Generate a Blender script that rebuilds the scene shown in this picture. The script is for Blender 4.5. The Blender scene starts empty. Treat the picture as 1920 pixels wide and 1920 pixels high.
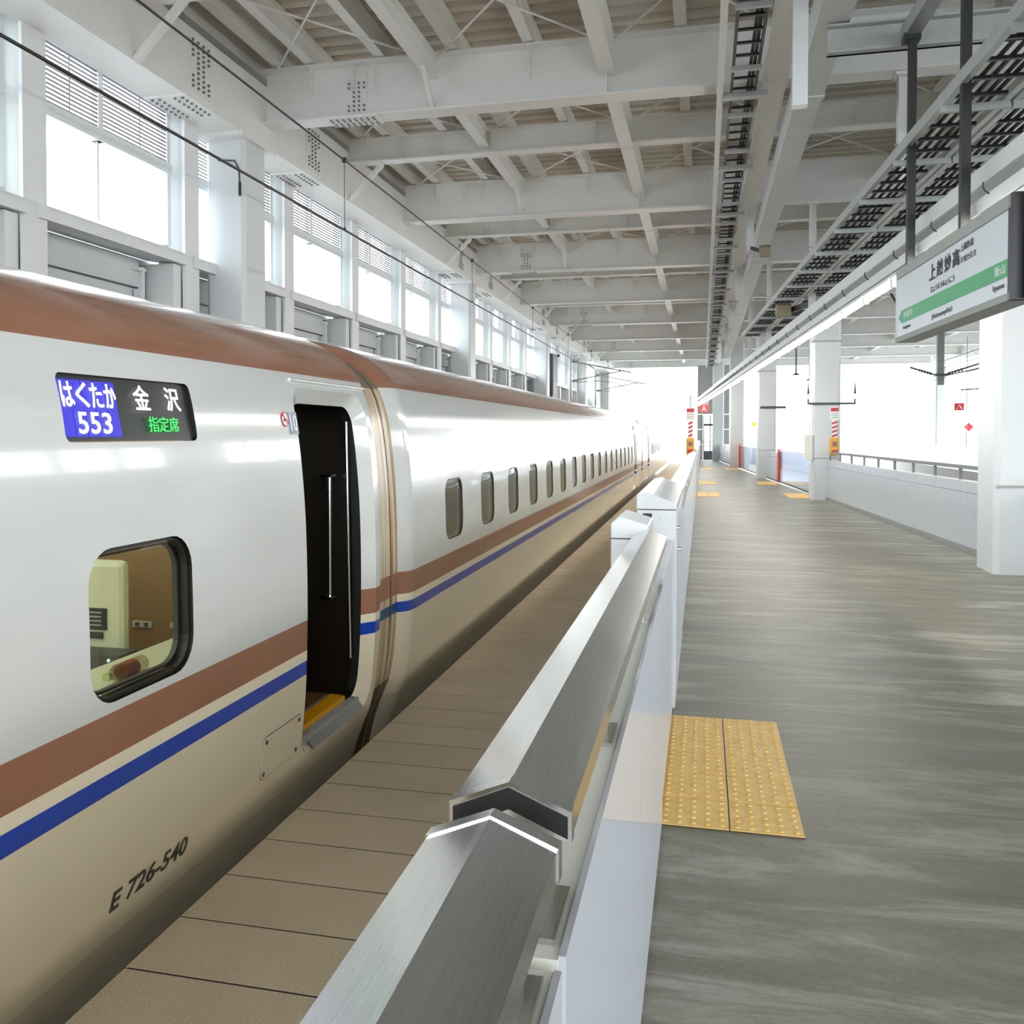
import bpy, bmesh, math, random
import numpy as np
from mathutils import Vector, Matrix
random.seed(7)
S = bpy.context.scene
COL = S.collection
PI = math.pi

# ---------------------------------------------------------------- camera, sky, exposure
cam_data = bpy.data.cameras.new('camera')
cam = bpy.data.objects.new('camera', cam_data)
COL.objects.link(cam)
S.camera = cam
cam_data.sensor_width = 36.0
cam_data.lens = 36.0 * 1750.0 / 1920.0
cam_data.shift_x = 70.0 / 1920.0
cam_data.shift_y = -108.0 / 1920.0
cam_data.clip_start = 0.02
cam_data.clip_end = 2000
YAW, PITCH = math.atan(428 / 1750.0), math.atan(40 / 1750.0)
cam.location = (0, 0, 1.66)
cam.rotation_euler = (PI / 2 - PITCH, 0, YAW)

world = bpy.data.worlds.new('sky')
S.world = world
world.use_nodes = True
bgn = world.node_tree.nodes['Background']
bgn.inputs[0].default_value = (0.93, 0.97, 1.0, 1)
bgn.inputs[1].default_value = 6.0

S.view_settings.view_transform = 'Standard'
S.view_settings.look = 'None'
S.view_settings.gamma = 1.0
S.view_settings.use_curve_mapping = False
S.view_settings.exposure = 0.36
try:
    S.cycles.use_denoising = True
    S.cycles.max_bounces = 11
    S.cycles.diffuse_bounces = 8
    S.cycles.glossy_bounces = 4
    S.cycles.transmission_bounces = 6
    S.cycles.transparent_max_bounces = 12
    S.cycles.sample_clamp_indirect = 8.0
    S.cycles.caustics_reflective = False
    S.cycles.caustics_refractive = False
except Exception:
    pass

# ---------------------------------------------------------------- materials
def srgb(r, g, b):
    f = lambda c: (c / 255) / 12.92 if c / 255 <= 0.04045 else ((c / 255 + 0.055) / 1.055) ** 2.4
    return (f(r), f(g), f(b), 1.0)

class NT:
    """small node-tree writer"""
    def __init__(self, name):
        self.m = bpy.data.materials.new(name)
        self.m.use_nodes = True
        self.t = self.m.node_tree
        self.p = self.t.nodes['Principled BSDF']
    def n(self, kind, **kw):
        nd = self.t.nodes.new(kind)
        for k, v in kw.items():
            if k.startswith('i_'):
                key = k[2:]
                nd.inputs[int(key) if key.isdigit() else key].default_value = v
            else:
                setattr(nd, k, v)
        return nd
    def l(self, a, b):
        self.t.links.new(a, b)
    def pos(self, scale=(1, 1, 1)):
        g = self.n('ShaderNodeNewGeometry')
        mp = self.n('ShaderNodeMapping')
        mp.inputs['Scale'].default_value = scale
        self.l(g.outputs['Position'], mp.inputs['Vector'])
        return mp.outputs['Vector']
    def noise(self, vec, scale, detail=4, rough=0.55):
        nz = self.n('ShaderNodeTexNoise')
        nz.inputs['Scale'].default_value = scale
        nz.inputs['Detail'].default_value = detail
        nz.inputs['Roughness'].default_value = rough
        self.l(vec, nz.inputs['Vector'])
        return nz.outputs['Fac']
    def ramp(self, fac, stops):
        r = self.n('ShaderNodeValToRGB')
        e = r.color_ramp.elements
        e[0].position, e[0].color = stops[0]
        e[1].position, e[1].color = stops[-1]
        for pp, cc in stops[1:-1]:
            k = e.new(pp); k.color = cc
        self.l(fac, r.inputs['Fac'])
        return r.outputs['Color']
    def mix(self, fac, a, b, mode='MIX'):
        mx = self.n('ShaderNodeMix')
        mx.data_type = 'RGBA'; mx.blend_type = mode
        for src, sk in ((fac, mx.inputs[0]), (a, mx.inputs[6]), (b, mx.inputs[7])):
            if hasattr(src, 'links'):
                self.l(src, sk)
            else:
                sk.default_value = src
        return mx.outputs[2]
    def math(self, op, a, b=0.0, c=0.0):
        m = self.n('ShaderNodeMath'); m.operation = op
        for v, s in ((a, m.inputs[0]), (b, m.inputs[1]), (c, m.inputs[2])):
            if hasattr(v, 'links'):
                self.l(v, s)
            else:
                s.default_value = v
        return m.outputs[0]
    def bump(self, h, strength=0.2, dist=0.01):
        b = self.n('ShaderNodeBump')
        b.inputs['Strength'].default_value = strength
        b.inputs['Distance'].default_value = dist
        self.l(h, b.inputs['Height'])
        self.l(b.outputs['Normal'], self.p.inputs['Normal'])

M = {}
def plain(key, col, rough=0.5, metal=0.0, var=0.06, scale=3.0, coat=0.0, bump=0.0, spec=0.5):
    """paint or metal with a little procedural unevenness"""
    N = NT(key)
    c = Vector(col[:3])
    fac = N.noise(N.pos(), scale)
    N.l(N.ramp(fac, [(0.25, (*(c * (1 - var)), 1)), (0.75, (*[min(1, v) for v in (c * (1 + var))], 1))]), N.p.inputs['Base Color'])
    N.p.inputs['Roughness'].default_value = rough
    N.p.inputs['Metallic'].default_value = metal
    N.p.inputs['Specular IOR Level'].default_value = spec
    N.p.inputs['Coat Weight'].default_value = coat
    if bump:
        N.bump(N.noise(N.pos(), scale * 30), bump, 0.004)
    M[key] = N.m
    return N

plain('steel_white', srgb(232, 233, 230), 0.45, var=0.03)
plain('column_white', srgb(212, 216, 218), 0.4, var=0.02)
plain('frame_white', srgb(222, 226, 226), 0.45, var=0.03)
plain('louver_grey', srgb(150, 148, 152), 0.5, var=0.03)
plain('steel_dark', srgb(120, 124, 126), 0.5, var=0.08)
plain('roof_deck', srgb(214, 208, 196), 0.55, var=0.05)
plain('sheet_grey', srgb(168, 170, 165), 0.6, var=0.05, scale=1.5)
plain('black_metal', srgb(26, 28, 32), 0.4, var=0.1)
plain('dark_grey', srgb(70, 72, 74), 0.5)
plain('rubber', srgb(18, 18, 18), 0.45)
plain('galv', srgb(176, 180, 178), 0.42, metal=0.55, var=0.08, scale=8)
plain('gate_white', srgb(214, 218, 220), 0.25, var=0.02, coat=0.2)
plain('gate_cream', srgb(226, 226, 216), 0.4, var=0.03)
plain('yellow', srgb(240, 170, 10), 0.4, var=0.05)
plain('red', srgb(205, 40, 45), 0.4, var=0.04)
plain('pink_red', srgb(206, 70, 84), 0.35, var=0.05)
plain('white_print', srgb(240, 242, 242), 0.5, var=0.01)
plain('ink_black', srgb(34, 36, 42), 0.5, var=0.05)
plain('ink_dark', srgb(60, 58, 52), 0.5, var=0.05)
plain('sign_green', srgb(52, 172, 108), 0.4, var=0.03)
plain('sign_white', srgb(226, 234, 240), 0.3, var=0.02)
plain('grey_label', srgb(128, 140, 158), 0.4, var=0.02)
plain('curb', srgb(150, 150, 146), 0.7, var=0.1, scale=6)
plain('ground_pale', (0.42, 0.43, 0.45, 1), 0.9, var=0.05, scale=0.05)
plain('trackbed', srgb(140, 140, 138), 0.85, var=0.1, scale=2)
plain('rail_steel', srgb(120, 110, 104), 0.35, metal=0.8)
plain('tan_lining', srgb(150, 116, 74), 0.5, var=0.04)
plain('ivory', srgb(214, 216, 196), 0.45, var=0.03)
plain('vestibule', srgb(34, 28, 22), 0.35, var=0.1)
plain('carpet', srgb(150, 112, 62), 0.8, var=0.1, scale=30)
plain('seat_cloth', srgb(96, 96, 104), 0.85, var=0.1, scale=20)
plain('seat_cover', srgb(206, 206, 200), 0.8, var=0.04)
plain('chrome', (0.85, 0.86, 0.86, 1), 0.12, metal=1.0, var=0.02)
plain('bottle_label', srgb(170, 90, 70), 0.5, var=0.35, scale=60)
plain('bottle_cap', srgb(190, 196, 140), 0.4)
plain('board_grey', srgb(204, 209, 211), 0.7, var=0.05, scale=1.2)
plain('fixture_beige', srgb(150, 142, 116), 0.5)
plain('wall_far', srgb(150, 151, 150), 0.6, var=0.04)

def emis(key, col, strength):
    N = NT(key)
    N.p.inputs['Base Color'].default_value = (0.02, 0.02, 0.02, 1)
    N.p.inputs['Emission Color'].default_value = col
    N.p.inputs['Emission Strength'].default_value = strength
    M[key] = N.m
emis('tube_light', (1.0, 0.97, 0.9, 1), 60.0)
emis('led_white', (1, 1, 1, 1), 1.6)
emis('led_blue', srgb(44, 36, 222), 0.78)
emis('led_green', srgb(40, 230, 90), 1.2)
emis('led_dot', (0.6, 1, 0.9, 1), 3.0)
emis('cabin_light', (1.0, 0.96, 0.9, 1), 4.0)

# concrete platform, walked smooth: streaks across the walkway, blotches, thin cracks
N = NT('platform_concrete')
streak = N.noise(N.pos((0.5, 2.8, 1)), 1.2, 8, 0.7)
streak.node.inputs['Distortion'].default_value = 0.6
blotch = N.noise(N.pos((1, 1.6, 1)), 1.1, 8, 0.68)
fine = N.noise(N.pos(), 40, 4, 0.7)
c1 = N.ramp(streak, [(0.38, srgb(84, 82, 68)), (0.5, srgb(120, 117, 101)), (0.61, srgb(190, 188, 178))])
c2 = N.ramp(blotch, [(0.32, srgb(98, 95, 80)), (0.55, srgb(124, 120, 105)), (0.70, srgb(194, 190, 176))])
cm = N.mix(0.36, c1, c2)
trail = N.noise(N.pos((0.8, 0.25, 1)), 0.9, 3, 0.5)
cm = N.mix(N.math('MULTIPLY', N.math('SUBTRACT', trail, 0.42), 1.6), cm, srgb(104, 100, 82))
cm = N.mix(0.2, cm, N.ramp(fine, [(0.3, srgb(130, 129, 120)), (0.7, srgb(184, 182, 174))]))
N.l(cm, N.p.inputs['Base Color'])
N.l(N.math('MULTIPLY_ADD', streak, 0.25, 0.36), N.p.inputs['Roughness'])
N.bump(N.noise(N.pos((0.6, 4.0, 1)), 6, 4), 0.12, 0.01)
M['platform_concrete'] = N.m

# speckled edge slabs
N = NT('slab_concrete')
sp = N.noise(N.pos(), 160, 3, 0.7)
bl = N.noise(N.pos(), 2.0, 4, 0.6)
oi = N.n('ShaderNodeObjectInfo')
cm = N.ramp(sp, [(0.3, srgb(150, 136, 112)), (0.5, srgb(200, 184, 158)), (0.68, srgb(236, 222, 198))])
cm = N.mix(0.35, cm, N.ramp(bl, [(0.3, srgb(182, 166, 140)), (0.7, srgb(224, 208, 180))]))
cm = N.mix(N.math('MULTIPLY', oi.outputs['Random'], 0.3), cm, srgb(180, 165, 140))
N.l(cm, N.p.inputs['Base Color'])
N.p.inputs['Roughness'].default_value = 0.62
N.bump(sp, 0.25, 0.003)
M['slab_concrete'] = N.m

# tactile yellow tile
N = NT('tactile_yellow')
cm = N.ramp(N.noise(N.pos(), 18, 5, 0.7), [(0.3, srgb(236, 188, 98)), (0.6, srgb(248, 207, 122)), (0.8, srgb(252, 218, 142))])
N.l(cm, N.p.inputs['Base Color'])
N.p.inputs['Roughness'].default_value = 0.5
M['tactile_yellow'] = N.m

# brushed stainless cap
N = NT('stainless')
br = N.noise(N.pos((120, 1.5, 120)), 5.0, 6, 0.75)
bl = N.noise(N.pos((3, 0.8, 3)), 2.0, 3, 0.5)
N.l(N.ramp(br, [(0.3, (0.56, 0.57, 0.56, 1)), (0.7, (0.78, 0.79, 0.78, 1))]), N.p.inputs['Base Color'])
N.p.inputs['Metallic'].default_value = 1.0
N.l(N.math('MULTIPLY_ADD', br, 0.10, N.math('MULTIPLY_ADD', bl, 0.10, 0.10)), N.p.inputs['Roughness'])
N.bump(br, 0.03, 0.0008)
M['stainless'] = N.m

# glossy barrier skin (mirror-like pale enamel)
N = NT('barrier_gloss')
N.p.inputs['Base Color'].default_value = srgb(214, 219, 228)
N.p.inputs['Roughness'].default_value = 0.5
N.p.inputs['Specular IOR Level'].default_value = 0.0
gl = N.n('ShaderNodeBsdfGlossy'); gl.inputs['Roughness'].default_value = 0.03; gl.inputs['Color'].default_value = (0.95, 0.96, 1, 1)
mx = N.n('ShaderNodeMixShader'); mx.inputs[0].default_value = 0.38
out = [n for n in N.t.nodes if n.type == 'OUTPUT_MATERIAL'][0]
N.l(N.p.outputs[0], mx.inputs[1]); N.l(gl.outputs[0], mx.inputs[2]); N.l(mx.outputs[0], out.inputs[0])
M['barrier_gloss'] = N.m

# parapet panels
plain('parapet', srgb(192, 200, 208), 0.22, var=0.015, scale=1.0, coat=0.3)

# glass: tinted, thin, reflecting
def glass(key, tint, fac_dark=0.0, rough=0.0):
    N = NT(key)
    N.t.nodes.remove(N.p)
    out = [n for n in N.t.nodes if n.type == 'OUTPUT_MATERIAL'][0]
    tr = N.n('ShaderNodeBsdfTransparent'); tr.inputs[0].default_value = tint
    gl = N.n('ShaderNodeBsdfGlossy'); gl.inputs['Color'].default_value = (1, 1, 1, 1); gl.inputs['Roughness'].default_value = rough
    lw = N.n('ShaderNodeLayerWeight'); lw.inputs['Blend'].default_value = 0.5
    sch = N.math('MULTIPLY_ADD', N.math('POWER', lw.outputs['Facing'], 5.0), 0.94, 0.05)
    mx = N.n('ShaderNodeMixShader')
    N.l(sch, mx.inputs[0]); N.l(tr.outputs[0], mx.inputs[1]); N.l(gl.outputs[0], mx.inputs[2])
    N.l(mx.outputs[0], out.inputs[0])
    M[key] = N.m
glass('window_glass', (0.97, 0.99, 1.0, 1))
glass('train_glass', (0.62, 0.66, 0.58, 1))
glass('gate_glass', (0.58, 0.62, 0.68, 1))
glass('bottle_glass', (0.75, 0.7, 0.6, 1), rough=0.02)

# train paint: bands by height on the body (copper roof band, copper and blue waist stripes)
def train_paint():
    N = NT('train_paint')
    g = N.n('ShaderNodeNewGeometry')
    sx = N.n('ShaderNodeSeparateXYZ'); N.l(g.outputs['Position'], sx.inputs[0])
    z = sx.outputs['Z']
    def band(a, b):
        return N.math('MULTIPLY', N.math('GREATER_THAN', z, a), N.math('LESS_THAN', z, b))
    white = N.ramp(N.noise(N.pos((1, 0.5, 2)), 1.2, 5, 0.6), [(0.3, srgb(210, 211, 207)), (0.7, srgb(218, 219, 217))])
    # the lower body is painted warmer ivory
    ivory = N.ramp(N.noise(N.pos((1, 0.5, 2)), 1.2, 5, 0.6), [(0.3, srgb(240, 229, 202)), (0.7, srgb(246, 236, 212))])
    col = N.mix(N.math('LESS_THAN', z, 0.68), white, ivory)
    grime = N.noise(N.pos((1, 0.35, 3.0)), 2.5, 6, 0.7)
    gm = N.n('ShaderNodeMapRange'); gm.inputs[1].default_value = 0.55; gm.inputs[2].default_value = 0.85; gm.inputs[3].default_value = 0.0; gm.inputs[4].default_value = 0.16
    N.l(grime, gm.inputs[0])
    col = N.mix(gm.outputs[0], col, srgb(196, 180, 150))
    copper = N.ramp(N.noise(N.pos((1, 1, 2)), 1.5, 4), [(0.3, srgb(150, 103, 80)), (0.7, srgb(160, 112, 88))])
    col = N.mix(band(0.674, 0.811), col, copper)
    col = N.mix(band(0.563, 0.627), col, srgb(8, 66, 184))
    col = N.mix(N.math('GREATER_THAN', z, 1.938), col, copper)
    col = N.mix(N.math('LESS_THAN', z, 0.05), col, srgb(222, 212, 188))
    N.l(col, N.p.inputs['Base Color'])
    N.p.inputs['Roughness'].default_value = 0.14
    N.p.inputs['Coat Weight'].default_value = 0.45
    N.p.inputs['Coat Roughness'].default_value = 0.04
    N.p.inputs['Specular IOR Level'].default_value = 0.5
    M['train_paint'] = N.m
train_paint()

# stained gangway hood: ivory with brown run-down streaks, stripes carried across
N = NT('gangway_stain')
g = N.n('ShaderNodeNewGeometry')
sx = N.n('ShaderNodeSeparateXYZ'); N.l(g.outputs['Position'], sx.inputs[0])
z = sx.outputs['Z']
run = N.noise(N.pos((1, 14, 0.3)), 1.6, 5, 0.6)
col = N.ramp(run, [(0.36, srgb(140, 100, 54)), (0.47, srgb(184, 148, 98)), (0.54, srgb(218, 206, 182)), (0.75, srgb(230, 226, 212))])
def band(a, b): return N.math('MULTIPLY', N.math('GREATER_THAN', z, a), N.math('LESS_THAN', z, b))
col = N.mix(band(0.674, 0.811), col, srgb(158, 110, 86))
col = N.mix(band(0.563, 0.627), col, srgb(14, 80, 130))
col = N.mix(N.math('GREATER_THAN', z, 1.925), col, N.ramp(run, [(0.3, srgb(104, 96, 78)), (0.7, srgb(128, 120, 100))]))
col = N.mix(N.math('LESS_THAN', z, 0.16), col, srgb(96, 70, 40))
N.l(col, N.p.inputs['Base Color'])
N.p.inputs['Roughness'].default_value = 0.3
M['gangway_stain'] = N.m

# ---------------------------------------------------------------- mesh helpers
class MB:
    """collects geometry in world coordinates; build() links it as one mesh object"""
    def __init__(self):
        self.v = []; self.f = []; self.s = []
    def add(self, vs, fs, smooth=False):
        o = len(self.v)
        self.v += [tuple(p) for p in vs]
        self.f += [tuple(i + o for i in f) for f in fs]
        self.s += [smooth] * len(fs)
        return self
    def box(self, x0, x1, y0, y1, z0, z1):
        x0, x1 = min(x0, x1), max(x0, x1); y0, y1 = min(y0, y1), max(y0, y1); z0, z1 = min(z0, z1), max(z0, z1)
        vs = [(x, y, z) for x in (x0, x1) for y in (y0, y1) for z in (z0, z1)]
        return self.add(vs, [(0, 1, 3, 2), (4, 6, 7, 5), (0, 4, 5, 1), (2, 3, 7, 6), (0, 2, 6, 4), (1, 5, 7, 3)])
    def obox(self, c, ax, ay, az):
        """box about centre c with half-axis vectors"""
        c, ax, ay, az = Vector(c), Vector(ax), Vector(ay), Vector(az)
        vs = [c + ax * i + ay * j + az * k for i in (-1, 1) for j in (-1, 1) for k in (-1, 1)]
        return self.add(vs, [(0, 1, 3, 2), (4, 6, 7, 5), (0, 4, 5, 1), (2, 3, 7, 6), (0, 2, 6, 4), (1, 5, 7, 3)])
    def bar(self, p, q, w, h, up=(0, 0, 1)):
        p, q = Vector(p), Vector(q)
        d = (q - p).normalized(); u = Vector(up)
        if abs(d.dot(u)) > 0.99: u = Vector((1, 0, 0))
        s = d.cross(u).normalized(); u = s.cross(d)
        return self.obox((p + q) / 2, (q - p) / 2, s * w / 2, u * h / 2)
    def tube(self, p, q, r, n=8, r2=None):
        p, q = Vector(p), Vector(q)
        r2 = r if r2 is None else r2
        d = (q - p).normalized(); u = Vector((0, 0, 1)) if abs(d.z) < 0.95 else Vector((1, 0, 0))
        s = d.cross(u).normalized(); u = s.cross(d)
        vs = []
        for c, rr in ((p, r), (q, r2)):
            vs += [c + (s * math.cos(2 * PI * k / n) + u * math.sin(2 * PI * k / n)) * rr for k in range(n)]
        self.add(vs, [(k, (k + 1) % n, n + (k + 1) % n, n + k) for k in range(n)], True)
        return self.add(vs, [tuple(range(n - 1, -1, -1)), tuple(range(n, 2 * n))])
    def poly_tube(self, pts, r, n=6):
        for a, b in zip(pts[:-1], pts[1:]): self.tube(a, b, r, n)
        return self
    def ball(self, c, r, n=8, m=6):
        c = Vector(c)
        vs = [c + Vector((0, 0, r))]
        for i in range(1, m):
            a = PI * i / m
            vs += [c + Vector((math.sin(a) * math.cos(2 * PI * k / n), math.sin(a) * math.sin(2 * PI * k / n), math.cos(a))) * r for k in range(n)]
        vs.append(c - Vector((0, 0, r)))
        fs = [(0, 1 + k, 1 + (k + 1) % n) for k in range(n)]
        for i in range(m - 2):
            fs += [(1 + i * n + k, 1 + (i + 1) * n + k, 1 + (i + 1) * n + (k + 1) % n, 1 + i * n + (k + 1) % n) for k in range(n)]
        e = len(vs) - 1
        fs += [(e, 1 + (m - 2) * n + (k + 1) % n, 1 + (m - 2) * n + k) for k in range(n)]
        return self.add(vs, fs, True)
    def prism(self, ring0, ring1, caps=True, smooth=False):
        n = len(ring0)
        vs = list(ring0) + list(ring1)
        self.add(vs, [(k, (k + 1) % n, n + (k + 1) % n, n + k) for k in range(n)], smooth)
        if caps: self.add(vs, [tuple(range(n - 1, -1, -1)), tuple(range(n, 2 * n))])
        return self
    def ibeam_x(self, x0, x1, y, z0, z1, w=0.3, tf=0.025, tw=0.016):
        self.box(x0, x1, y - w / 2, y + w / 2, z0, z0 + tf)
        self.box(x0, x1, y - w / 2, y + w / 2, z1 - tf, z1)
        return self.box(x0, x1, y - tw / 2, y + tw / 2, z0 + tf, z1 - tf)
    def ibeam_y(self, x, y0, y1, z0, z1, w=0.2, tf=0.02, tw=0.014):
        self.box(x - w / 2, x + w / 2, y0, y1, z0, z0 + tf)
        self.box(x - w / 2, x + w / 2, y0, y1, z1 - tf, z1)
        return self.box(x - tw / 2, x + tw / 2, y0, y1, z0 + tf, z1 - tf)
    def build(self, name, mat, parent=None, bevel=0.0):
        me = bpy.data.meshes.new(name)
        if parent is not None:
            off = world_loc(parent)
        else:
            a = np.array([tuple(p) for p in self.v])
            off = Vector(((a[:, 0].min() + a[:, 0].max()) / 2, (a[:, 1].min() + a[:, 1].max()) / 2, a[:, 2].min()))
        vs = [(p[0] - off[0], p[1] - off[1], p[2] - off[2]) for p in self.v]
        me.from_pydata(vs, [], self.f)
        me.polygons.foreach_set('use_smooth', self.s)
        bm = bmesh.new(); bm.from_mesh(me)
        bmesh.ops.remove_doubles(bm, verts=bm.verts, dist=1e-6) if not any(self.s) else None
        bmesh.ops.recalc_face_normals(bm, faces=bm.faces)
        bm.to_mesh(me); bm.free()
        me.materials.append(M[mat] if isinstance(mat, str) else mat)
        o = bpy.data.objects.new(name, me)
        COL.objects.link(o)
        if parent is not None:
            o.parent = parent
        else:
            o.location = off
        if bevel:
            b = o.modifiers.new('edge', 'BEVEL'); b.width = bevel; b.segments = 2; b.limit_method = 'ANGLE'
        return o

def world_loc(o):
    v = Vector((0, 0, 0))
    while o is not None:
        v += o.location; o = o.parent
    return v

def tag(o, label=None, cat=None, group=None, kind=None):
    if label: o['label'] = label
    if cat: o['category'] = cat
    if group: o['group'] = group
    if kind: o['kind'] = kind
    return o
def thing(name, loc, label=None, cat=None, group=None, kind=None):
    e = bpy.data.objects.new(name, None)
    e.empty_display_size = 0.2
    COL.objects.link(e); e.location = loc
    return tag(e, label, cat, group, kind)
def struct(name, loc=(0, 0, 0), label=None, cat=None):
    return thing(name, loc, label, cat, None, 'structure')
def linked(o, name, dloc, parent=None):
    c = o.copy(); COL.objects.link(c); c.name = name
    c.location = Vector(o.location) + Vector(dloc)
    if parent is not None: c.parent = parent
    return c
def copy_thing(root, dloc, label=None, group=None):
    r = root.copy(); COL.objects.link(r); r.location = Vector(root.location) + Vector(dloc)
    if label: r['label'] = label
    if group: r['group'] = group
    for ch in list(root.children):
        c = ch.copy(); COL.objects.link(c); c.parent = r
        for g in list(ch.children):
            d = g.copy(); COL.objects.link(d); d.parent = c
    return r

def rrect(w, h, r, n=6):
    """rounded rectangle outline, centred, counter-clockwise"""
    pts = []
    for cx, cy, a0 in ((w / 2 - r, h / 2 - r, 0), (-w / 2 + r, h / 2 - r, PI / 2), (-w / 2 + r, -h / 2 + r, PI), (w / 2 - r, -h / 2 + r, 1.5 * PI)):
        for k in range(n + 1):
            a = a0 + PI / 2 * k / n
            pts.append((cx + r * math.cos(a), cy + r * math.sin(a)))
    return pts

def densify(pts, step):
    out = []
    for a, b in zip(pts, pts[1:] + pts[:1]):
        L = math.hypot(b[0] - a[0], b[1] - a[1]); k = max(1, int(math.ceil(L / step)))
        out += [(a[0] + (b[0] - a[0]) * i / k, a[1] + (b[1] - a[1]) * i / k) for i in range(k)]
    return out

def text_mesh(body, name, mat, parent, mtx, w=None, h=None, depth=0.002, bold=0.0, align='C'):
    """lettering fitted into a w x h box, placed by mtx (text x, y in the plane)"""
    cu = bpy.data.curves.new(name, 'FONT')
    cu.body = body
    cu.extrude = depth / 2
    cu.offset = bold
    cu.resolution_u = 3
    o = bpy.data.objects.new(name, cu)
    COL.objects.link(o)
    dg = bpy.context.evaluated_depsgraph_get()
    me = bpy.data.meshes.new_from_object(o.evaluated_get(dg))
    bpy.data.objects.remove(o)
    co = np.empty(len(me.vertices) * 3); me.vertices.foreach_get('co', co); co = co.reshape(-1, 3)
    lo, hi = co.min(0), co.max(0)
    sx = w / (hi[0] - lo[0]) if w else None
    sy = h / (hi[1] - lo[1]) if h else None
    sx = sx or sy; sy = sy or sx
    co[:, 0] = (co[:, 0] - (lo[0] + hi[0]) / 2) * sx
    co[:, 1] = (co[:, 1] - (lo[1] + hi[1]) / 2) * sy
    me.vertices.foreach_set('co', co.ravel())
    me.materials.clear(); me.materials.append(M[mat])
    ob = bpy.data.objects.new(name, me)
    COL.objects.link(ob)
    me.transform(Matrix.Translation(-world_loc(parent)) @ mtx)
    ob.parent = parent
    return ob

def frame(origin, X, Y):
    X, Y = Vector(X).normalized(), Vector(Y).normalized(); Z = X.cross(Y)
    m = Matrix((X, Y, Z)).transposed().to_4x4()
    m.translation = Vector(origin)
    return m

# lines of the tapering platform
def WX(y): return 4.43 - 0.0603 * y            # parapet line
def LX(x0, y): return x0 - 0.0494 * y           # lamp and cable line
WD = Vector((-0.0603, 1, 0)).normalized(); WN = Vector((-1, -0.0603, 0)).normalized()
LD = Vector((-0.0494, 1, 0)).normalized(); LN = Vector((-1, -0.0494, 0)).normalized()
Y0, Y1 = -9.0, 61.5

# ================================================================ floor, tracks, ground
floor = struct('floor', (0, 20, 0), 'grey concrete island platform floor beside the train', 'floor')
mb = MB()
ring = [(-0.36, Y0), (WX(Y0) - 0.05, Y0), (WX(62) - 0.05, 62), (-0.36, 62)]
mb.prism([(x, y, -0.4) for x, y in ring], [(x, y, 0.0) for x, y in ring])
mb.build('concrete_surface', 'platform_concrete', floor)
slab = MB().box(-1.735, -0.365, 0, 0.3062, -0.25, 0.0).build('slab', 'slab_concrete', None)
me = slab.data
slab.parent = floor
slab.location = Vector((-1.05, -6.968, -0.25)) - floor.location + Vector((0, 0.155, 0))
base = slab.location.copy()
for k in range(1, 198 + 19):
    c = slab.copy(); COL.objects.link(c); c.name = 'slab'
    c.location = base + Vector((0, 0.3165 * k, random.uniform(-0.0008, 0.0008)))
fill = MB().box(-1.73, -0.37, 0.3063, 0.3164, -0.06, -0.0018).build('joint_filler', 'rubber', None)
fill.parent = floor
fill.location = base + Vector((0.0, 0.15825, 0.19))
fb = fill.location.copy()
for k in range(1, 216):
    c = fill.copy(); COL.objects.link(c); c.name = 'joint_filler'; c.location = fb + Vector((0, 0.3165 * k, 0))
MB().box(-1.66, -0.37, Y0, 62, -1.2, -0.252).build('platform_edge_beam', 'curb', floor)

tb = struct('floor_1', (3, 20, -1.6), 'pale concrete track bed below the platform edges', 'track bed')
MB().box(-7.2, 14.2, Y0, 64, -1.7, -1.5).build('track_slab', 'trackbed', tb)
mb = MB()
for x in (-3.43 - 0.72, -3.43 + 0.72):
    mb.ibeam_y(x, Y0, 64, -1.5, -1.32, 0.12, 0.03, 0.03)
mb.build('running_rail', 'rail_steel', tb)
mb = MB()
for off in (-0.72, 0.72):
    mb.bar((6.4 + off, Y0, -1.4), (6.4 - 0.0603 * 84 + off + 0.9, 64, -1.4), 0.1, 0.18)
mb.build('running_rail', 'rail_steel', tb)
g = struct('floor_2', (0, 300, -9), 'pale ground far below the viaduct', 'ground')
MB().box(-900, 900, -400, 1500, -9.4, -9.0).build('ground_sheet', 'ground_pale', g)

# ================================================================ ceiling: deck, purlins, beams
ceil = struct('ceiling', (3, 20, 6.5), 'ribbed metal roof deck carried on white steel beams', 'roof')
mb = MB()
xs0, xs1 = -6.7, 13.9
pitch = 0.30
prof = []
y = Y0
while y < Y1:
    prof += [(y, 6.98), (y + 0.13, 6.98), (y + 0.165, 7.07), (y + 0.265, 7.07)]
    y += pitch
prof.append((Y1, 6.98))
vs = [(xs0, a, b) for a, b in prof] + [(xs1, a, b) for a, b in prof]
n = len(prof)
mb.add(vs, [(k, k + 1, n + k + 1, n + k) for k in range(n - 1)])
mb.build('roof_deck', 'roof_deck', ceil)
MB().box(xs0, xs1, Y0, Y1, 7.1, 7.16).build('roof_top', 'sheet_grey', ceil)
MB().box(xs0, xs1, Y1 - 0.05, Y1 + 0.03, 6.3, 7.16).build('eave_fascia', 'steel_white', ceil)
for px in (-6.1, -5.65, -5.2, -4.2, -3.2, -2.2, -0.3, 1.6, 3.5, 5.4, 7.3, 9.2, 11.1, 12.6, 13.2):
    MB().ibeam_y(px, Y0, Y1, 6.66, 6.97, 0.14).build('purlin', 'steel_white', ceil)

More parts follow.
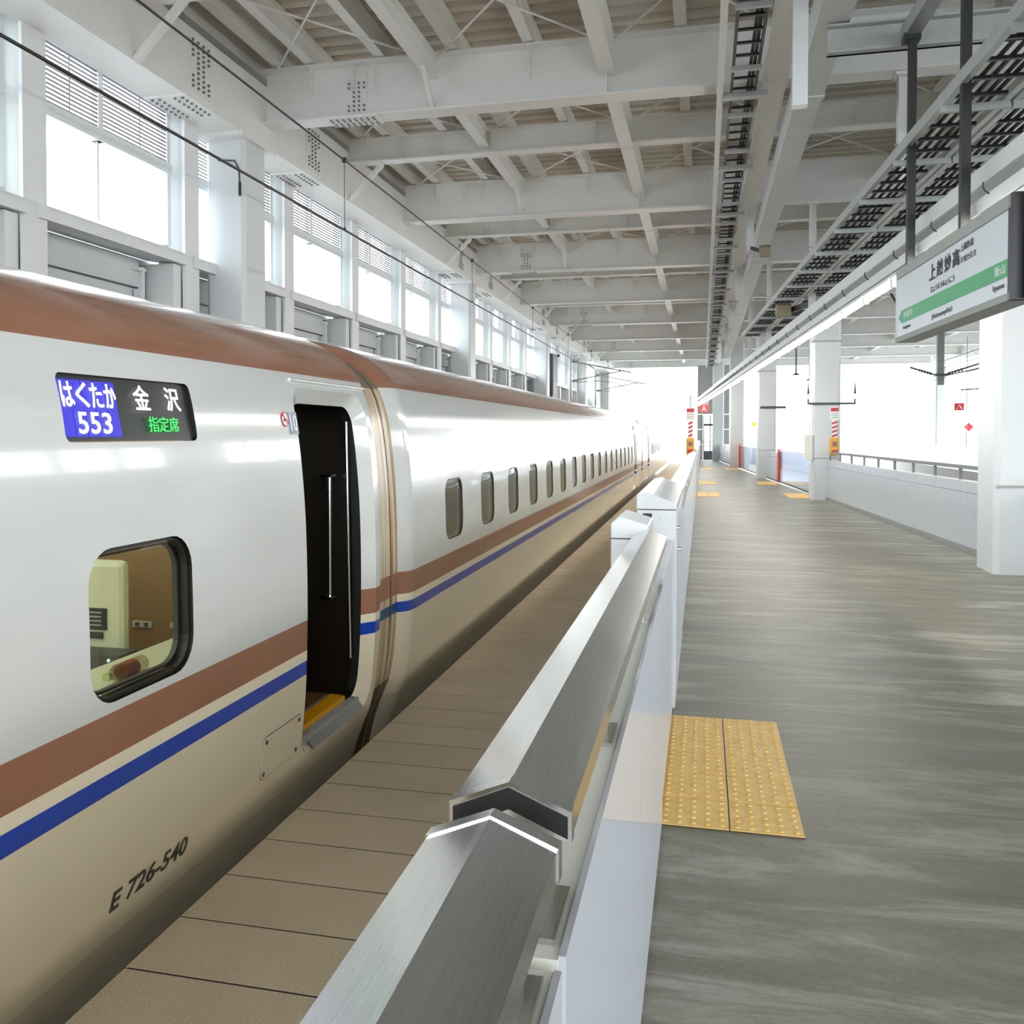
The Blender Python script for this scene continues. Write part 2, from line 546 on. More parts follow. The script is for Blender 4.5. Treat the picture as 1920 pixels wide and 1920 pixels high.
BEAMS = [12.0 + 3.1 * k for k in range(-6, 17)]
mid_x = [-3.5, -1.2, 0.8, 3.2, 6.0, 8.6, 11.0]
deep = None
for k, y in zip(range(-6, 17), BEAMS):
    isdeep = k % 2 == 0
    zb = 5.90 if isdeep else 6.24
    w = 0.32 if isdeep else 0.24
    b = MB().ibeam_x(-5.9, 13.5, y, zb, 6.64, w).build('cross_beam', 'steel_white', ceil)
    if 8 < y < 40:
        xs = [-5.2, -4.6, -4.3, -2.2, -1.2, 0.0, 1.4, 3.2, 5.0] if isdeep else [-4.9, -4.3, -3.4, -1.7, 0.4, 2.2, 3.9]
        for x in xs:
            z0 = zb + 0.02 if (x in (-1.2,) or not isdeep) else 6.22
            m2 = MB()
            if z0 > 6.1 and isdeep:
                for sgn in (-1, 1):
                    m2.prism([(x - 0.006, y, z0), (x - 0.006, y + sgn * 0.14, z0 + 0.22), (x - 0.006, y + sgn * 0.14, 6.62), (x - 0.006, y, 6.62)],
                             [(x + 0.006, y, z0), (x + 0.006, y + sgn * 0.14, z0 + 0.22), (x + 0.006, y + sgn * 0.14, 6.62), (x + 0.006, y, 6.62)])
            else:
                m2.box(x - 0.006, x + 0.006, y - w / 2 + 0.02, y + w / 2 - 0.02, z0, 6.62)
            m2.build('stiffener', 'steel_white', b)
    if isdeep and k % 4 == 0 and y > 5:
        # bolted splice near the wall end: cover plates and bolt heads
        MB().box(-4.95, -4.25, y - w / 2 - 0.01, y + w / 2 + 0.01, zb - 0.02, zb).build('splice_plate', 'steel_white', b)
        MB().box(-4.72, -4.42, y - 0.024, y - 0.008, zb + 0.08, 6.54).build('splice_plate', 'steel_white', b)
        m2 = MB()
        for i in range(4):
            for j in range(7):
                if i in (0, 3) and j in (2, 3, 4): continue
                m2.tube((-4.68 + i * 0.073, y - 0.024, zb + 0.12 + j * 0.06), (-4.68 + i * 0.073, y - 0.045, zb + 0.12 + j * 0.06), 0.016, 6)
        for i in range(8):
            for yy in (-0.12, -0.05, 0.05, 0.12):
                m2.tube((-4.9 + i * 0.085, y + yy, zb - 0.02), (-4.9 + i * 0.085, y + yy, zb - 0.038), 0.015, 6)
        tag(m2.build('bolts', 'steel_dark', b), kind='stuff')
    if not isdeep and y > 5:
        for sx, ex, s in ((-5.9, -5.3, 1), (13.5, 12.9, -1)):
            MB().bar((sx, y, 5.62), (ex, y, 6.22), 0.07, 0.07).add([], []).build('knee_brace', 'steel_white', ceil)
# longitudinal members between the cross beams
for x, zb, zt, w in ((-3.5, 6.34, 6.62, 0.16), (-1.2, 6.18, 6.60, 0.2), (3.4, 6.2, 6.6, 0.2), (6.0, 6.3, 6.62, 0.16), (9.0, 6.2, 6.6, 0.2), (11.4, 6.3, 6.62, 0.16)):
    for a, bq in zip(BEAMS[1:-1], BEAMS[2:]):
        MB().ibeam_y(x, a + 0.02, bq - 0.02, zb, zt, w).build('tie_beam', 'steel_white', ceil)
# angled kickers at the tie beams under the deep beams
for y in BEAMS[2:11:2]:
    MB().bar((-3.5, y - 0.5, 6.36), (-3.5, y - 0.03, 5.95), 0.06, 0.06).build('kicker', 'steel_white', ceil)
# rod bracing in the roof plane
cells = [-5.8, -3.5, -1.2, 0.8, 3.4]
for a, bq in zip(BEAMS[3:11], BEAMS[4:12]):
    for x0, x1 in zip(cells[:-1], cells[1:]):
        MB().tube((x0 + 0.1, a + 0.15, 6.60), (x1 - 0.1, bq - 0.15, 6.60), 0.014, 6).build('brace_rod', 'steel_white', ceil)
        MB().tube((x1 - 0.1, a + 0.15, 6.57), (x0 + 0.1, bq - 0.15, 6.57), 0.014, 6).build('brace_rod', 'steel_white', ceil)
# box girders along both sides
eg = MB().box(-6.45, -5.9, Y0, Y1, 5.62, 6.45).build('edge_girder', 'steel_white', ceil)
for cy in (11.7, 24.1, 36.5, 48.9):
    for dy in (-1.85, 1.5):
        MB().box(-6.43, -5.87, cy + dy, cy + dy + 0.75, 5.60, 5.62).build('splice_plate', 'steel_white', eg)
        MB().box(-5.9, -5.885, cy + dy + 0.1, cy + dy + 0.6, 5.72, 6.36).build('splice_plate', 'steel_white', eg)
        m2 = MB()
        for i in range(4):
            for j in range(10):
                if i in (0, 3) and j in (3, 4, 5): continue
                p = (-5.885, cy + dy + 0.17 + i * 0.12, 5.77 + j * 0.06)
                m2.tube(p, (-5.862, p[1], p[2]), 0.017, 6)
        for i in range(7):
            for xx in (-6.35, -6.25, -6.05, -5.95):
                m2.tube((xx, cy + dy + 0.06 + i * 0.1, 5.60), (xx, cy + dy + 0.06 + i * 0.1, 5.58), 0.017, 6)
        tag(m2.build('bolts', 'steel_dark', eg), kind='stuff')
MB().box(13.5, 14.05, Y0, Y1, 5.62, 6.45).build('edge_girder', 'steel_white', ceil)
MB().box(0.70, 0.90, Y0, Y1 - 1, 5.82, 6.15).build('platform_girder', 'steel_white', ceil)
MB().box(0.66, 0.94, Y0, Y1 - 1, 5.80, 5.82).build('girder_flange', 'steel_white', ceil)

# ================================================================ columns
def oct_column(name, x0, x1, y0, y1, z0, z1, ch, label, mat='column_white', basin=True):
    t = thing(name, ((x0 + x1) / 2, (y0 + y1) / 2, z0), label, 'column')
    ring = [(x0 + ch, y0), (x1 - ch, y0), (x1, y0 + ch), (x1, y1 - ch), (x1 - ch, y1), (x0 + ch, y1), (x0, y1 - ch), (x0, y0 + ch)]
    MB().prism([(x, y, z0) for x, y in ring], [(x, y, z1) for x, y in ring]).build('shaft', mat, t)
    return t
lab_l = {-1: 'white steel wall column at the track-side wall behind the viewer', 0: 'big white wall column nearest the viewer, rising behind the first train car',
         1: 'white wall column behind the second train car, second along the louvred wall', 2: 'white wall column third along the louvred wall',
         3: 'white wall column fourth along the louvred wall, beside the wire brackets', 4: 'white wall column ending the louvred wall at the open mouth'}
for k in range(0, 5):
    cy = 11.7 + 12.4 * k
    t = oct_column('column', -6.5, -5.93, cy - 0.32, cy + 0.32, -1.5, 5.62, 0.05, lab_l[k])
    if k >= 0:
        MB().box(-6.52, -5.86, cy - 0.5, cy + 0.5, 5.56, 5.63).build('cap_plate', 'steel_white', t)
        if k == 0:
            MB().poly_tube([(-6.3, cy - 0.33, 5.30), (-6.05, cy - 0.36, 5.27), (-5.98, cy - 0.37, 5.15), (-5.97, cy - 0.37, 4.95)], 0.012).build('cable', 'dark_grey', t)
            MB().tube((-5.97, cy - 0.37, 4.98), (-5.97, cy - 0.37, 4.80), 0.02).build('cable_plug', 'black_metal', t)
lab_r = ['broad white column in the parapet line, under the station name sign', 'white column with a yellow alarm box, second in the parapet row',
         'white column third in the parapet row, by the platform gates', 'white column fourth in the parapet row, by the last platform gate',
         'white column at the far platform end beside the end wall']
RCOL = [(3.32, 12.05), (2.62, 24.4), (1.93, 35.7), (1.23, 46.0), (0.55, 57.5)]
rc = []
for (x, y), lb in zip(RCOL, lab_r):
    t = oct_column('column', x, x + 0.66, y, y + 0.75, 0, 5.9, 0.06, lb)
    rc.append(t)
    if y < 40:
        MB().box(x + 0.02, x + 0.64, y - 0.012, y + 0.02, 1.02, 1.05).build('joint_band', 'sheet_grey', t)
        MB().box(x - 0.01, x + 0.67, y - 0.014, y + 0.3, 3.9, 3.94).build('joint_band', 'sheet_grey', t)
x, y = RCOL[1]
mb = MB().box(x - 0.12, x + 1.0, y - 0.05, y - 0.01, 2.36, 2.41)
for px in (x - 0.1, x + 0.98):
    mb.box(px - 0.02, px + 0.02, y - 0.05, y - 0.01, 2.41, 2.50)
    mb.prism([(px - 0.03, y - 0.04, 2.62), (px + 0.03, y - 0.04, 2.62), (px + 0.03, y - 0.02, 2.62), (px - 0.03, y - 0.02, 2.62)],
             [(px - 0.008, y - 0.035, 2.9), (px + 0.008, y - 0.035, 2.9), (px + 0.008, y - 0.025, 2.9), (px - 0.008, y - 0.025, 2.9)])
    mb.box(px - 0.008, px + 0.008, y - 0.04, y - 0.02, 2.5, 2.62)
mb.build('spike_bar', 'dark_grey', rc[1])
MB().box(x - 0.17, x + 0.01, y - 0.02, y + 0.16, 1.0, 1.62).build('side_box', 'gate_cream', rc[1])
MB().tube((x - 0.06, y + 0.02, 1.6), (x - 0.03, y + 0.02, 2.36), 0.012).build('side_conduit', 'gate_cream', rc[1])
x, y = RCOL[2]
MB().box(x + 0.1, x + 1.0, y - 0.04, y, 2.55, 2.64).build('sign_arm', 'dark_grey', rc[2])
for k, (x, y) in enumerate(((13.5, 48.9), (13.5, 61.0))):
    oct_column('column', x, x + 0.55, y - 0.3, y + 0.3, -1.5, 5.62, 0.05,
               ['grey column standing across the far track, beside the broad near column', 'grey column across the far track, farthest at the roof end'][k], 'wall_far')

# ================================================================ wall_left and its windows
wl = struct('wall_left', (-6.6, 20, -1.5), 'grey panel wall under the louvred windows beyond the train', 'wall')
MB().box(-7.0, -6.92, Y0, 61.3, -1.5, 3.85).build('outer_sheet', 'board_grey', wl)
MB().box(-6.95, -6.3, 45.6, 61.3, 5.8, 6.0).build('head_beam', 'steel_white', wl)
posts = [10.83 + 2.9 * k for k in range(-6, 15)]
for i, py in enumerate(posts):
    # H post: flange to the track, web, back flange
    mb = MB().box(-6.42, -6.38, py - 0.17, py + 0.17, -1.5, 5.62)
    mb.box(-6.72, -6.42, py - 0.02, py + 0.02, -1.5, 5.8).box(-6.76, -6.72, py - 0.17, py + 0.17, -1.5, 5.8)
    mb.build('post', 'frame_white', wl)
widx = 0
for a, b in zip(posts[:-1], posts[1:]):
    y0, y1 = a + 0.17, b - 0.17
    if y1 < 2 or y0 > 47: 
        if y1 < 2 and y1 > -15:
            pass
        elif y0 > 47:
            pass
    widx += 1
    yc = (y0 + y1) / 2
    w = struct('window_%d' % widx, (-6.6, yc, 4.0))
    # frame: jambs, head, transom, meeting post, sill
    mb = MB().box(-6.68, -6.58, y0, y0 + 0.07, 4.05, 5.85).box(-6.68, -6.58, y1 - 0.07, y1, 4.05, 5.85)
    mb.box(-6.68, -6.58, y0, y1, 5.76, 5.85).box(-6.70, -6.56, y0, y1, 4.93, 5.06).box(-6.68, -6.58, yc - 0.04 - 0.12, yc + 0.04 - 0.12, 4.93, 5.8)
    mb.build('window_frame', 'frame_white', w)
    MB().box(-6.66, -6.62, yc - 0.02 - 0.12, yc + 0.01 - 0.12, 4.05, 4.95).build('mullion', 'frame_white', w)
    MB().prism([(-6.95, y0 - 0.15, 3.86), (-6.34, y0 - 0.15, 3.78), (-6.34, y0 - 0.15, 3.92), (-6.95, y0 - 0.15, 4.08)],
               [(-6.95, y1 + 0.02, 3.86), (-6.34, y1 + 0.02, 3.78), (-6.34, y1 + 0.02, 3.92), (-6.95, y1 + 0.02, 4.08)]).build('window_sill', 'frame_white', w)
    for q0, q1 in ((y0 + 0.07, yc - 0.14), (yc - 0.11, y1 - 0.07)):
        MB().box(-6.645, -6.638, q0, q1, 4.07, 4.94).build('pane', 'window_glass', w)
    if y1 > 2:
        # louvre blades, tilted
        nb = 15
        allb = MB()
        for k in range(nb):
            z = 5.085 + 0.70 * k / nb
            for q0, q1 in ((y0 + 0.07, yc - 0.16), (yc - 0.08, y1 - 0.07)):
                m2 = MB() if yc < 26 else allb
                m2.box(-6.622, -6.60, q0, q1, z, z + 0.019)
                if yc < 26: m2.build('louver', 'louver_grey', w)
        if yc >= 26: tag(allb.build('louvers', 'louver_grey', w), kind='stuff')
        for q in ((y0 + yc) / 2, (yc + y1) / 2):
            MB().box(-6.598, -6.592, q - 0.008, q + 0.008, 5.06, 5.77).build('louver_rod', 'sheet_grey', w)
    # board below the sill
    MB().box(-6.90, -6.86, y0 + 0.1, y1 - 0.35, -1.4, 3.45).build('wall_board', 'board_grey', wl)
    MB().box(-6.90, -6.82, y0 + 0.1, y1 - 0.35, 3.47, 3.80).build('wall_board', 'board_grey', wl)
    mb = MB().box(-6.82, -6.76, y1 - 0.36, y1 - 0.30, -1.4, 3.72).box(-6.84, -6.74, y1 - 0.42, y1 - 0.34, 3.32, 3.44).box(-6.84, -6.74, y1 - 0.50, y1 - 0.30, 3.66, 3.70)
    mb.build('guide_rail', 'frame_white', wl)
    MB().box(-6.86, -6.82, y1 - 0.27, y1 - 0.20, -1.4, 3.75).build('dark_gap_strip', 'rubber', wl)
    MB().box(-6.84, -6.44, y1 - 0.18, y1 + 0.0, -1.4, 3.78).build('post_casing', 'frame_white', wl)
MB().box(-6.86, -6.45, Y0, 61.3, 5.80, 5.95).build('head_rail', 'frame_white', wl)
MB().box(-6.75, -6.66, Y0, 61.3, 5.95, 7.1).build('upper_sheet', 'sheet_grey', wl)
MB().box(-6.55, -6.45, 58.0, 61.4, -1.5, 5.7).build('end_panel', 'sheet_grey', wl)
# dark machine panels near the far mouth
t = thing('equipment_cabinet', (-6.1, 38.5, 3.0), 'dark tall cabinet on the track-side wall beyond the third column', 'cabinet')
MB().box(-6.35, -5.95, 37.6, 38.9, 3.1, 4.9).build('cabinet_body', 'dark_grey', t)
MB().box(-5.95, -5.93, 37.7, 38.8, 3.2, 4.8).build('cabinet_door', 'steel_dark', t)
MB().bar((-6.4, 38.2, 3.15), (-5.95, 38.2, 3.05), 0.06, 0.06).build('support_arm', 'frame_white', t)
MB().tube((-5.9, 38.9, 4.85), (-5.9, 38.9, 4.95), 0.05).build('insulator', 'rubber', t)

# ================================================================ end wall of the platform (far)
we = struct('wall_back', (0.7, 60.5, 0), 'grey panel wall closing the far end of the platform', 'wall')
for k, z0 in enumerate((0.0, 0.95, 1.9, 2.85)):
    if k >= 3:
        MB().box(-0.35, 1.9, 60.45, 60.55, z0, z0 + 0.93).build('panel', 'wall_far', we)
    else:
        MB().box(-0.35, 0.0, 60.45, 60.55, z0, z0 + 0.93).build('panel', 'wall_far', we)
        MB().box(0.85, 1.9, 60.45, 60.55, z0, z0 + 0.93).build('panel', 'wall_far', we)
MB().box(-0.35, 1.9, 60.40, 60.46, 3.78, 5.9).build('panel', 'wall_far', we)
t = thing('stair_gate', (0.42, 60.4, 0), 'dark slatted metal gate in the opening of the platform end wall', 'gate')
MB().box(0.02, 0.08, 60.36, 60.42, 0, 2.8).box(0.78, 0.84, 60.36, 60.42, 0, 2.8).box(0.02, 0.84, 60.36, 60.42, 2.1, 2.25).build('gate_frame', 'dark_grey', t)
MB().box(0.4, 0.46, 60.36, 60.42, 0, 2.8).build('frame_post', 'dark_grey', t)
MB().box(0.08, 0.78, 60.37, 60.41, 0.0, 0.55).build('kick_panel', 'dark_grey', t)
for z in (0.75, 1.05, 1.35):
    MB().bar((0.08, 60.39, z), (0.78, 60.39, z + 0.18), 0.03, 0.04).build('bar', 'steel_dark', t)
t = thing('exit_sign', (0.02, 44.4, 2.6), 'small red hanging sign with a white branching arrow, near the platform end', 'sign')
MB().box(-0.16, 0.24, 44.38, 44.43, 2.62, 2.98).build('sign_board', 'red', t)
mb = MB()
mb.box(0.02, 0.06, 44.37, 44.38, 2.80, 2.92)
mb.add([(0.02, 44.37, 2.82), (0.06, 44.37, 2.82), (0.16, 44.37, 2.68), (0.11, 44.37, 2.68)], [(0, 1, 2, 3)])
mb.add([(0.02, 44.37, 2.82), (0.06, 44.37, 2.82), (-0.03, 44.37, 2.68), (-0.08, 44.37, 2.68)], [(0, 1, 2, 3)])
mb.build('arrow_mark', 'white_print', t)
MB().tube((0.10, 44.40, 2.98), (0.10, 44.40, 3.25), 0.015).tube((0.20, 44.40, 2.98), (0.20, 44.40, 3.25), 0.015).build('hanger', 'galv', t)

# ================================================================ train
PROF = [(1.95, -0.38), (1.90, -0.14), (1.845, 0.02), (1.80, 0.13), (1.775, 0.25), (1.757, 0.40), (1.745, 0.60), (1.740, 0.85), (1.742, 1.10), (1.752, 1.35), (1.775, 1.60),
        (1.81, 1.80), (1.875, 1.97), (1.98, 2.08), (2.15, 2.175), (2.45, 2.262), (2.9, 2.325), (3.43, 2.345)]
TC = 3.43
def spline(pts, sub=6):
    P = [np.array(p, float) for p in pts]
    P = [2 * P[0] - P[1]] + P + [np.array((2 * TC - P[-2][0], P[-2][1]))]
    out = []
    for i in range(1, len(P) - 2):
        for s in range(sub):
            t = s / sub
            a, b, c, d = P[i - 1], P[i], P[i + 1], P[i + 2]
            out.append(0.5 * ((2 * b) + (c - a) * t + (2 * a - 5 * b + 4 * c - d) * t * t + (3 * b - a - 3 * c + d) * t ** 3))
    out.append(P[-2])
    return np.array(out)
half = spline(PROF, 5)
outer = np.vstack([half, np.column_stack([2 * TC - half[-2::-1, 0], half[-2::-1, 1]])])   # (distance, z) right bottom -> top -> left bottom
tan = np.gradient(outer, axis=0)
nrm = np.column_stack([-tan[:, 1], tan[:, 0]])
nrm /= np.linalg.norm(nrm, axis=1)[:, None]
if nrm[len(nrm) // 2][1] < 0: nrm = -nrm
inner = outer - nrm * 0.05
def bulkhead(root, y0, y1, name, mat, z0=0.1, dmax=None):
    m = inner - nrm * 0.006
    pts = [(-p[0], p[1]) for p in m if p[1] > z0 and (dmax is None or p[0] < dmax)]
    if dmax: pts += [(-dmax, pts[-1][1]), (-dmax, z0)]
    return MB().prism([(x, y0, z) for x, z in pts], [(x, y1, z) for x, z in pts]).build(name, mat, root)
def side_d(z):
    k = len(half) * 3 // 4
    return float(np.interp(z, half[:k, 1], half[:k, 0]))

def train_body(root, y0, y1, holes, bevel0=True, bevel1=True, edge_mat=1):
    """hollow car shell with cut openings; holes = [(yc, zc, w, h, r)] on the platform side, True as last item also cuts the far side"""
    st = []
    if bevel0: st += [(y0, 0.072), (y0 + 0.03, 0.036), (y0 + 0.08, 0.010), (y0 + 0.14, 0.0)]
    else: st += [(y0, 0.0)]
    if bevel1: st += [(y1 - 0.14, 0.0), (y1 - 0.08, 0.010), (y1 - 0.03, 0.036), (y1, 0.072)]
    else: st += [(y1, 0.0)]
    n = len(outer)
    vs, fs = [], []
    for y, o in st:
        for p, q in zip(outer, nrm): vs.append((-(p[0] - q[0] * o), y, p[1] - q[1] * o))
        for p, q in zip(inner, nrm): vs.append((-(p[0] - q[0] * o), y, p[1] - q[1] * o))
    m = 2 * n
    loop = list(range(n)) + list(range(2 * n - 1, n - 1, -1))
    for s in range(len(st) - 1):
        for a, b in zip(loop, loop[1:] + loop[:1]):
            fs.append((s * m + a, s * m + b, (s + 1) * m + b, (s + 1) * m + a))
    for k in range(n - 1):
        fs.append((k, k + 1, n + k + 1, n + k))
        e = (len(st) - 1) * m
        fs.append((e + k, e + k + 1, e + n + k + 1, e + n + k))
    me = bpy.data.meshes.new('body')
    me.from_pydata(vs, [], fs)
    bm = bmesh.new(); bm.from_mesh(me); bmesh.ops.recalc_face_normals(bm, faces=bm.faces); bm.to_mesh(me); bm.free()
    ob = bpy.data.objects.new('body', me); COL.objects.link(ob)
    for mt in ('train_paint', 'rubber', 'ivory'): me.materials.append(M[mt])
    if holes:
        cu = MB()
        for h in holes:
            rr = rrect(h[2], h[3], h[4], 6)
            cu.prism([(-1.55, h[0] + a, h[1] + b) for a, b in rr], [(-2.02, h[0] + a, h[1] + b) for a, b in rr])
            if len(h) > 5 and h[5]:
                cu.prism([(-4.85, h[0] + a, h[1] + b) for a, b in rr], [(-5.35, h[0] + a, h[1] + b) for a, b in rr])
        cme = bpy.data.meshes.new('cut'); cme.from_pydata([tuple(p) for p in cu.v], [], cu.f)
        bm = bmesh.new(); bm.from_mesh(cme); bmesh.ops.remove_doubles(bm, verts=bm.verts, dist=1e-6); bmesh.ops.recalc_face_normals(bm, faces=bm.faces); bm.to_mesh(cme); bm.free()
        co = bpy.data.objects.new('cut', cme); COL.objects.link(co)
        md = ob.modifiers.new('cut', 'BOOLEAN'); md.operation = 'DIFFERENCE'; md.object = co; md.solver = 'EXACT'
        dg = bpy.context.evaluated_depsgraph_get()
        me2 = bpy.data.meshes.new_from_object(ob.evaluated_get(dg))
        ob.modifiers.clear(); ob.data = me2
        bpy.data.objects.remove(co)
        me = me2
        me.materials.clear()
        for mt in ('train_paint', 'rubber', 'ivory'): me.materials.append(M[mt])
    # classify faces and give the outer skin exact normals
    nv = len(me.vertices)
    co = np.empty(nv * 3); me.vertices.foreach_get('co', co); co = co.reshape(-1, 3)
    P2 = np.column_stack([-co[:, 0], co[:, 2]])
    ys_, os_ = zip(*st)
    off = np.interp(co[:, 1], ys_, os_)
    d2 = ((P2[:, None, :] - outer[None]) ** 2).sum(-1)
    P2 = P2 + nrm[d2.argmin(1)] * off[:, None]
    d2 = ((P2[:, None, :] - outer[None]) ** 2).sum(-1)
    near = d2.argmin(1); dist = np.sqrt(d2.min(1))
    d2i = ((P2[:, None, :] - inner[None]) ** 2).sum(-1).min(1) ** 0.5
    vn = np.column_stack([-nrm[near, 0], np.zeros(nv), nrm[near, 1]])
    sgn = np.where(co[:, 1] < (y0 + y1) / 2, -1.0, 1.0)
    te = np.zeros(nv)
    if bevel0: te = np.maximum(te, np.clip((y0 + 0.12 - co[:, 1]) / 0.12, 0, 1))
    if bevel1: te = np.maximum(te, np.clip((co[:, 1] - y1 + 0.12) / 0.12, 0, 1))
    vn[:, 1] = sgn * te * 0.5
    vn /= np.linalg.norm(vn, axis=1)[:, None]
    normals = []
    for p in me.polygons:
        ids = list(p.vertices)
        isout = all(d2i[i] > 0.024 + 0 for i in ids) and abs(p.normal.y) < 0.9
        if isout:
            c = np.mean(co[ids], axis=0)
            pn = np.array(p.normal)
            isout = pn @ vn[ids[0]] > 0.6
        p.use_smooth = True
        if isout:
            p.material_index = 0
            normals += [tuple(vn[i]) for i in ids]
        else:
            p.material_index = 2 if all(d2i[i] < 0.024 for i in ids) else edge_mat
            normals += [tuple(p.normal)] * len(ids)
    me.normals_split_custom_set(normals)
    ob.parent = root
    me.transform(Matrix.Translation(-world_loc(root)))
    return ob

def pane_on_side(root, name, yc, zc, w, h, r, mat, inset, thick=0.006, far=False, hole=None):
    """curved plate following the body side at the given inset (negative = proud)"""
    rr = rrect(w, h, r, 6)
    d = lambda z: -(side_d(z) + inset)
    dd = lambda z: -(side_d(z) + inset + thick)
    if far:
        d0, dd0 = d, dd
        d = lambda z: -2 * TC - d0(z); dd = lambda z: -2 * TC - dd0(z)
    mb = MB()
    if hole is None:
        mb.prism([(d(zc + b), yc + a, zc + b) for a, b in rr], [(dd(zc + b), yc + a, zc + b) for a, b in rr])
    else:
        r2 = rrect(w - 2 * hole, h - 2 * hole, max(0.01, r - hole), 6)
        n = len(rr)
        R = [[(f(zc + b), yc + a, zc + b) for a, b in q] for q in (rr, r2) for f in (d, dd)]   # outer front, outer back, inner front, inner back
        vs = sum(R, [])
        for k in range(n):
            j = (k + 1) % n
            mb.add([R[0][k], R[0][j], R[2][j], R[2][k]], [(0, 1, 2, 3)])
            mb.add([R[1][k], R[1][j], R[3][j], R[3][k]], [(0, 1, 2, 3)])
            mb.add([R[0][k], R[0][j], R[1][j], R[1][k]], [(0, 1, 2, 3)])
            mb.add([R[2][k], R[2][j], R[3][j], R[3][k]], [(0, 1, 2, 3)])
    return mb.build(name, mat, root)

# ---- first car
car = thing('train_car', (-TC, 0, -1.4), 'white bullet train car with an open door and lit destination display', 'train car')
WIN1 = (2.66, 1.075, 0.57, 0.47, 0.115)
DSP = (2.69, 1.735, 0.72, 0.205, 0.025)
DOOR = (4.375, 1.02, 0.91, 1.70, 0.12)
train_body(car, -8.5, 5.02, [WIN1, DSP, DOOR, (1.0, 1.075, 0.57, 0.47, 0.115), (-0.5, 1.075, 0.57, 0.47, 0.115)], False, True)
wf = pane_on_side(car, 'window_frame', WIN1[0], WIN1[1], WIN1[2] - 0.004, WIN1[3] - 0.004, 0.11, 'rubber', 0.012, 0.04, hole=0.012)
pane_on_side(car, 'window_seal', WIN1[0], WIN1[1], WIN1[2] - 0.04, WIN1[3] - 0.04, 0.095, 'dark_grey', 0.042, 0.02, hole=0.010)
pane_on_side(car, 'window_pane', WIN1[0], WIN1[1], WIN1[2] - 0.04, WIN1[3] - 0.04, 0.095, 'train_glass', 0.035)
for yy in (1.0, -0.5):
    pane_on_side(car, 'window_pane', yy, WIN1[1], WIN1[2] - 0.01, WIN1[3] - 0.01, 0.11, 'train_glass', 0.035)
# destination display: dark glass face with lit lettering just behind the skin
dp = pane_on_side(car, 'destination_display', DSP[0], DSP[1], DSP[2] - 0.004, DSP[3] - 0.004, 0.023, 'screen_black' if 'screen_black' in M else 'black_metal', 0.012, 0.02)
def side_frame(y, z, proud=0.002):
    """frame in the skin at y, z: x along the train, y up the skin"""
    dz = 0.02
    up = Vector((-(side_d(z + dz) - side_d(z - dz)), 0, 2 * dz)).normalized()
    fr = frame((-side_d(z), y, z), (0, 1, 0), up)
    fr.translation += fr.to_3x3() @ Vector((0, 0, proud))
    return fr
def dcell(y0, y1, z0, z1, mat, name, p=-0.010):
    mb = MB()
    pts = [(y0, z0), (y1, z0), (y1, z1), (y0, z1)]
    f = lambda q, pr: side_frame(q[0], q[1], pr).translation
    mb.prism([f(q, p) for q in pts], [f(q, p - 0.003) for q in pts])
    return mb.build(name, mat, dp)
yb0 = DSP[0] - DSP[2] / 2 + 0.008
cw = 0.278 / 5
for k in range(5):
    dcell(yb0 + k * cw + 0.002, yb0 + (k + 1) * cw - 0.002, 1.650, 1.822, 'led_blue', 'blue_segment', -0.0085)
for k, ch in enumerate('はくたか'):
    text_mesh(ch, 'lettering', 'led_white', dp, side_frame(yb0 + 0.034 + k * 0.068, 1.776, -0.004), w=0.056, h=0.078, bold=0.012)
for k, ch in enumerate('553'):
    text_mesh(ch, 'lettering', 'led_white', dp, side_frame(yb0 + 0.085 + k * 0.058, 1.691, -0.004), w=0.044, h=0.066, bold=0.012)
for ch, yy in (('金', 2.745), ('沢', 2.93)):
    text_mesh(ch, 'lettering', 'led_white', dp, side_frame(yy, 1.778, -0.004), w=0.088, h=0.084, bold=0.008)
for k, ch in enumerate('指定席'):
    text_mesh(ch, 'lettering', 'led_green', dp, side_frame(2.79 + k * 0.062, 1.690, -0.004), w=0.058, h=0.052)
# door reveal lip (bevel from the skin into the recess) and dark vestibule
def reveal(root, D, inset, wi, hi, mat='train_paint', name='door_reveal'):
    ro = rrect(D[2], D[3], D[4], 6); ri = rrect(wi, hi, D[4] * 0.8, 6)
    def both(p, q):
        P, Q = [], []
        for i in range(len(p)):
            a, b, c, d = p[i], p[(i + 1) % len(p)], q[i], q[(i + 1) % len(q)]
            k = max(1, int(math.ceil(math.hypot(b[0] - a[0], b[1] - a[1]) / 0.06)))
            for t in range(k):
                P.append((a[0] + (b[0] - a[0]) * t / k, a[1] + (b[1] - a[1]) * t / k)); Q.append((c[0] + (d[0] - c[0]) * t / k, c[1] + (d[1] - c[1]) * t / k))
        return P, Q
    ro, ri = both(ro, ri)
    mb = MB(); n = len(ro)
    A = [(-side_d(D[1] + b) + 0.001, D[0] + a, D[1] + b) for a, b in ro]
    B = [(-side_d(D[1] + b) - inset, D[0] + a, D[1] + b) for a, b in ri]
    Cc = [(-side_d(D[1] + b) - inset - 0.05, D[0] + a, D[1] + b) for a, b in ri]
    for k in range(n):
        j = (k + 1) % n
        mb.add([A[k], A[j], B[j], B[k]], [(0, 1, 2, 3)])
    o = mb.build(name, mat, root)
    mb = MB()
    for k in range(n):
        j = (k + 1) % n
        mb.add([B[k], B[j], Cc[j], Cc[k]], [(0, 1, 2, 3)])
    mb.build('door_seal', 'rubber', root)
    return o
reveal(car, DOOR, 0.055, 0.75, 1.56)
MB().box(-1.99, -1.80, 3.95, 4.72, 0.19, 0.235).build('door_sill', 'sheet_grey', car)
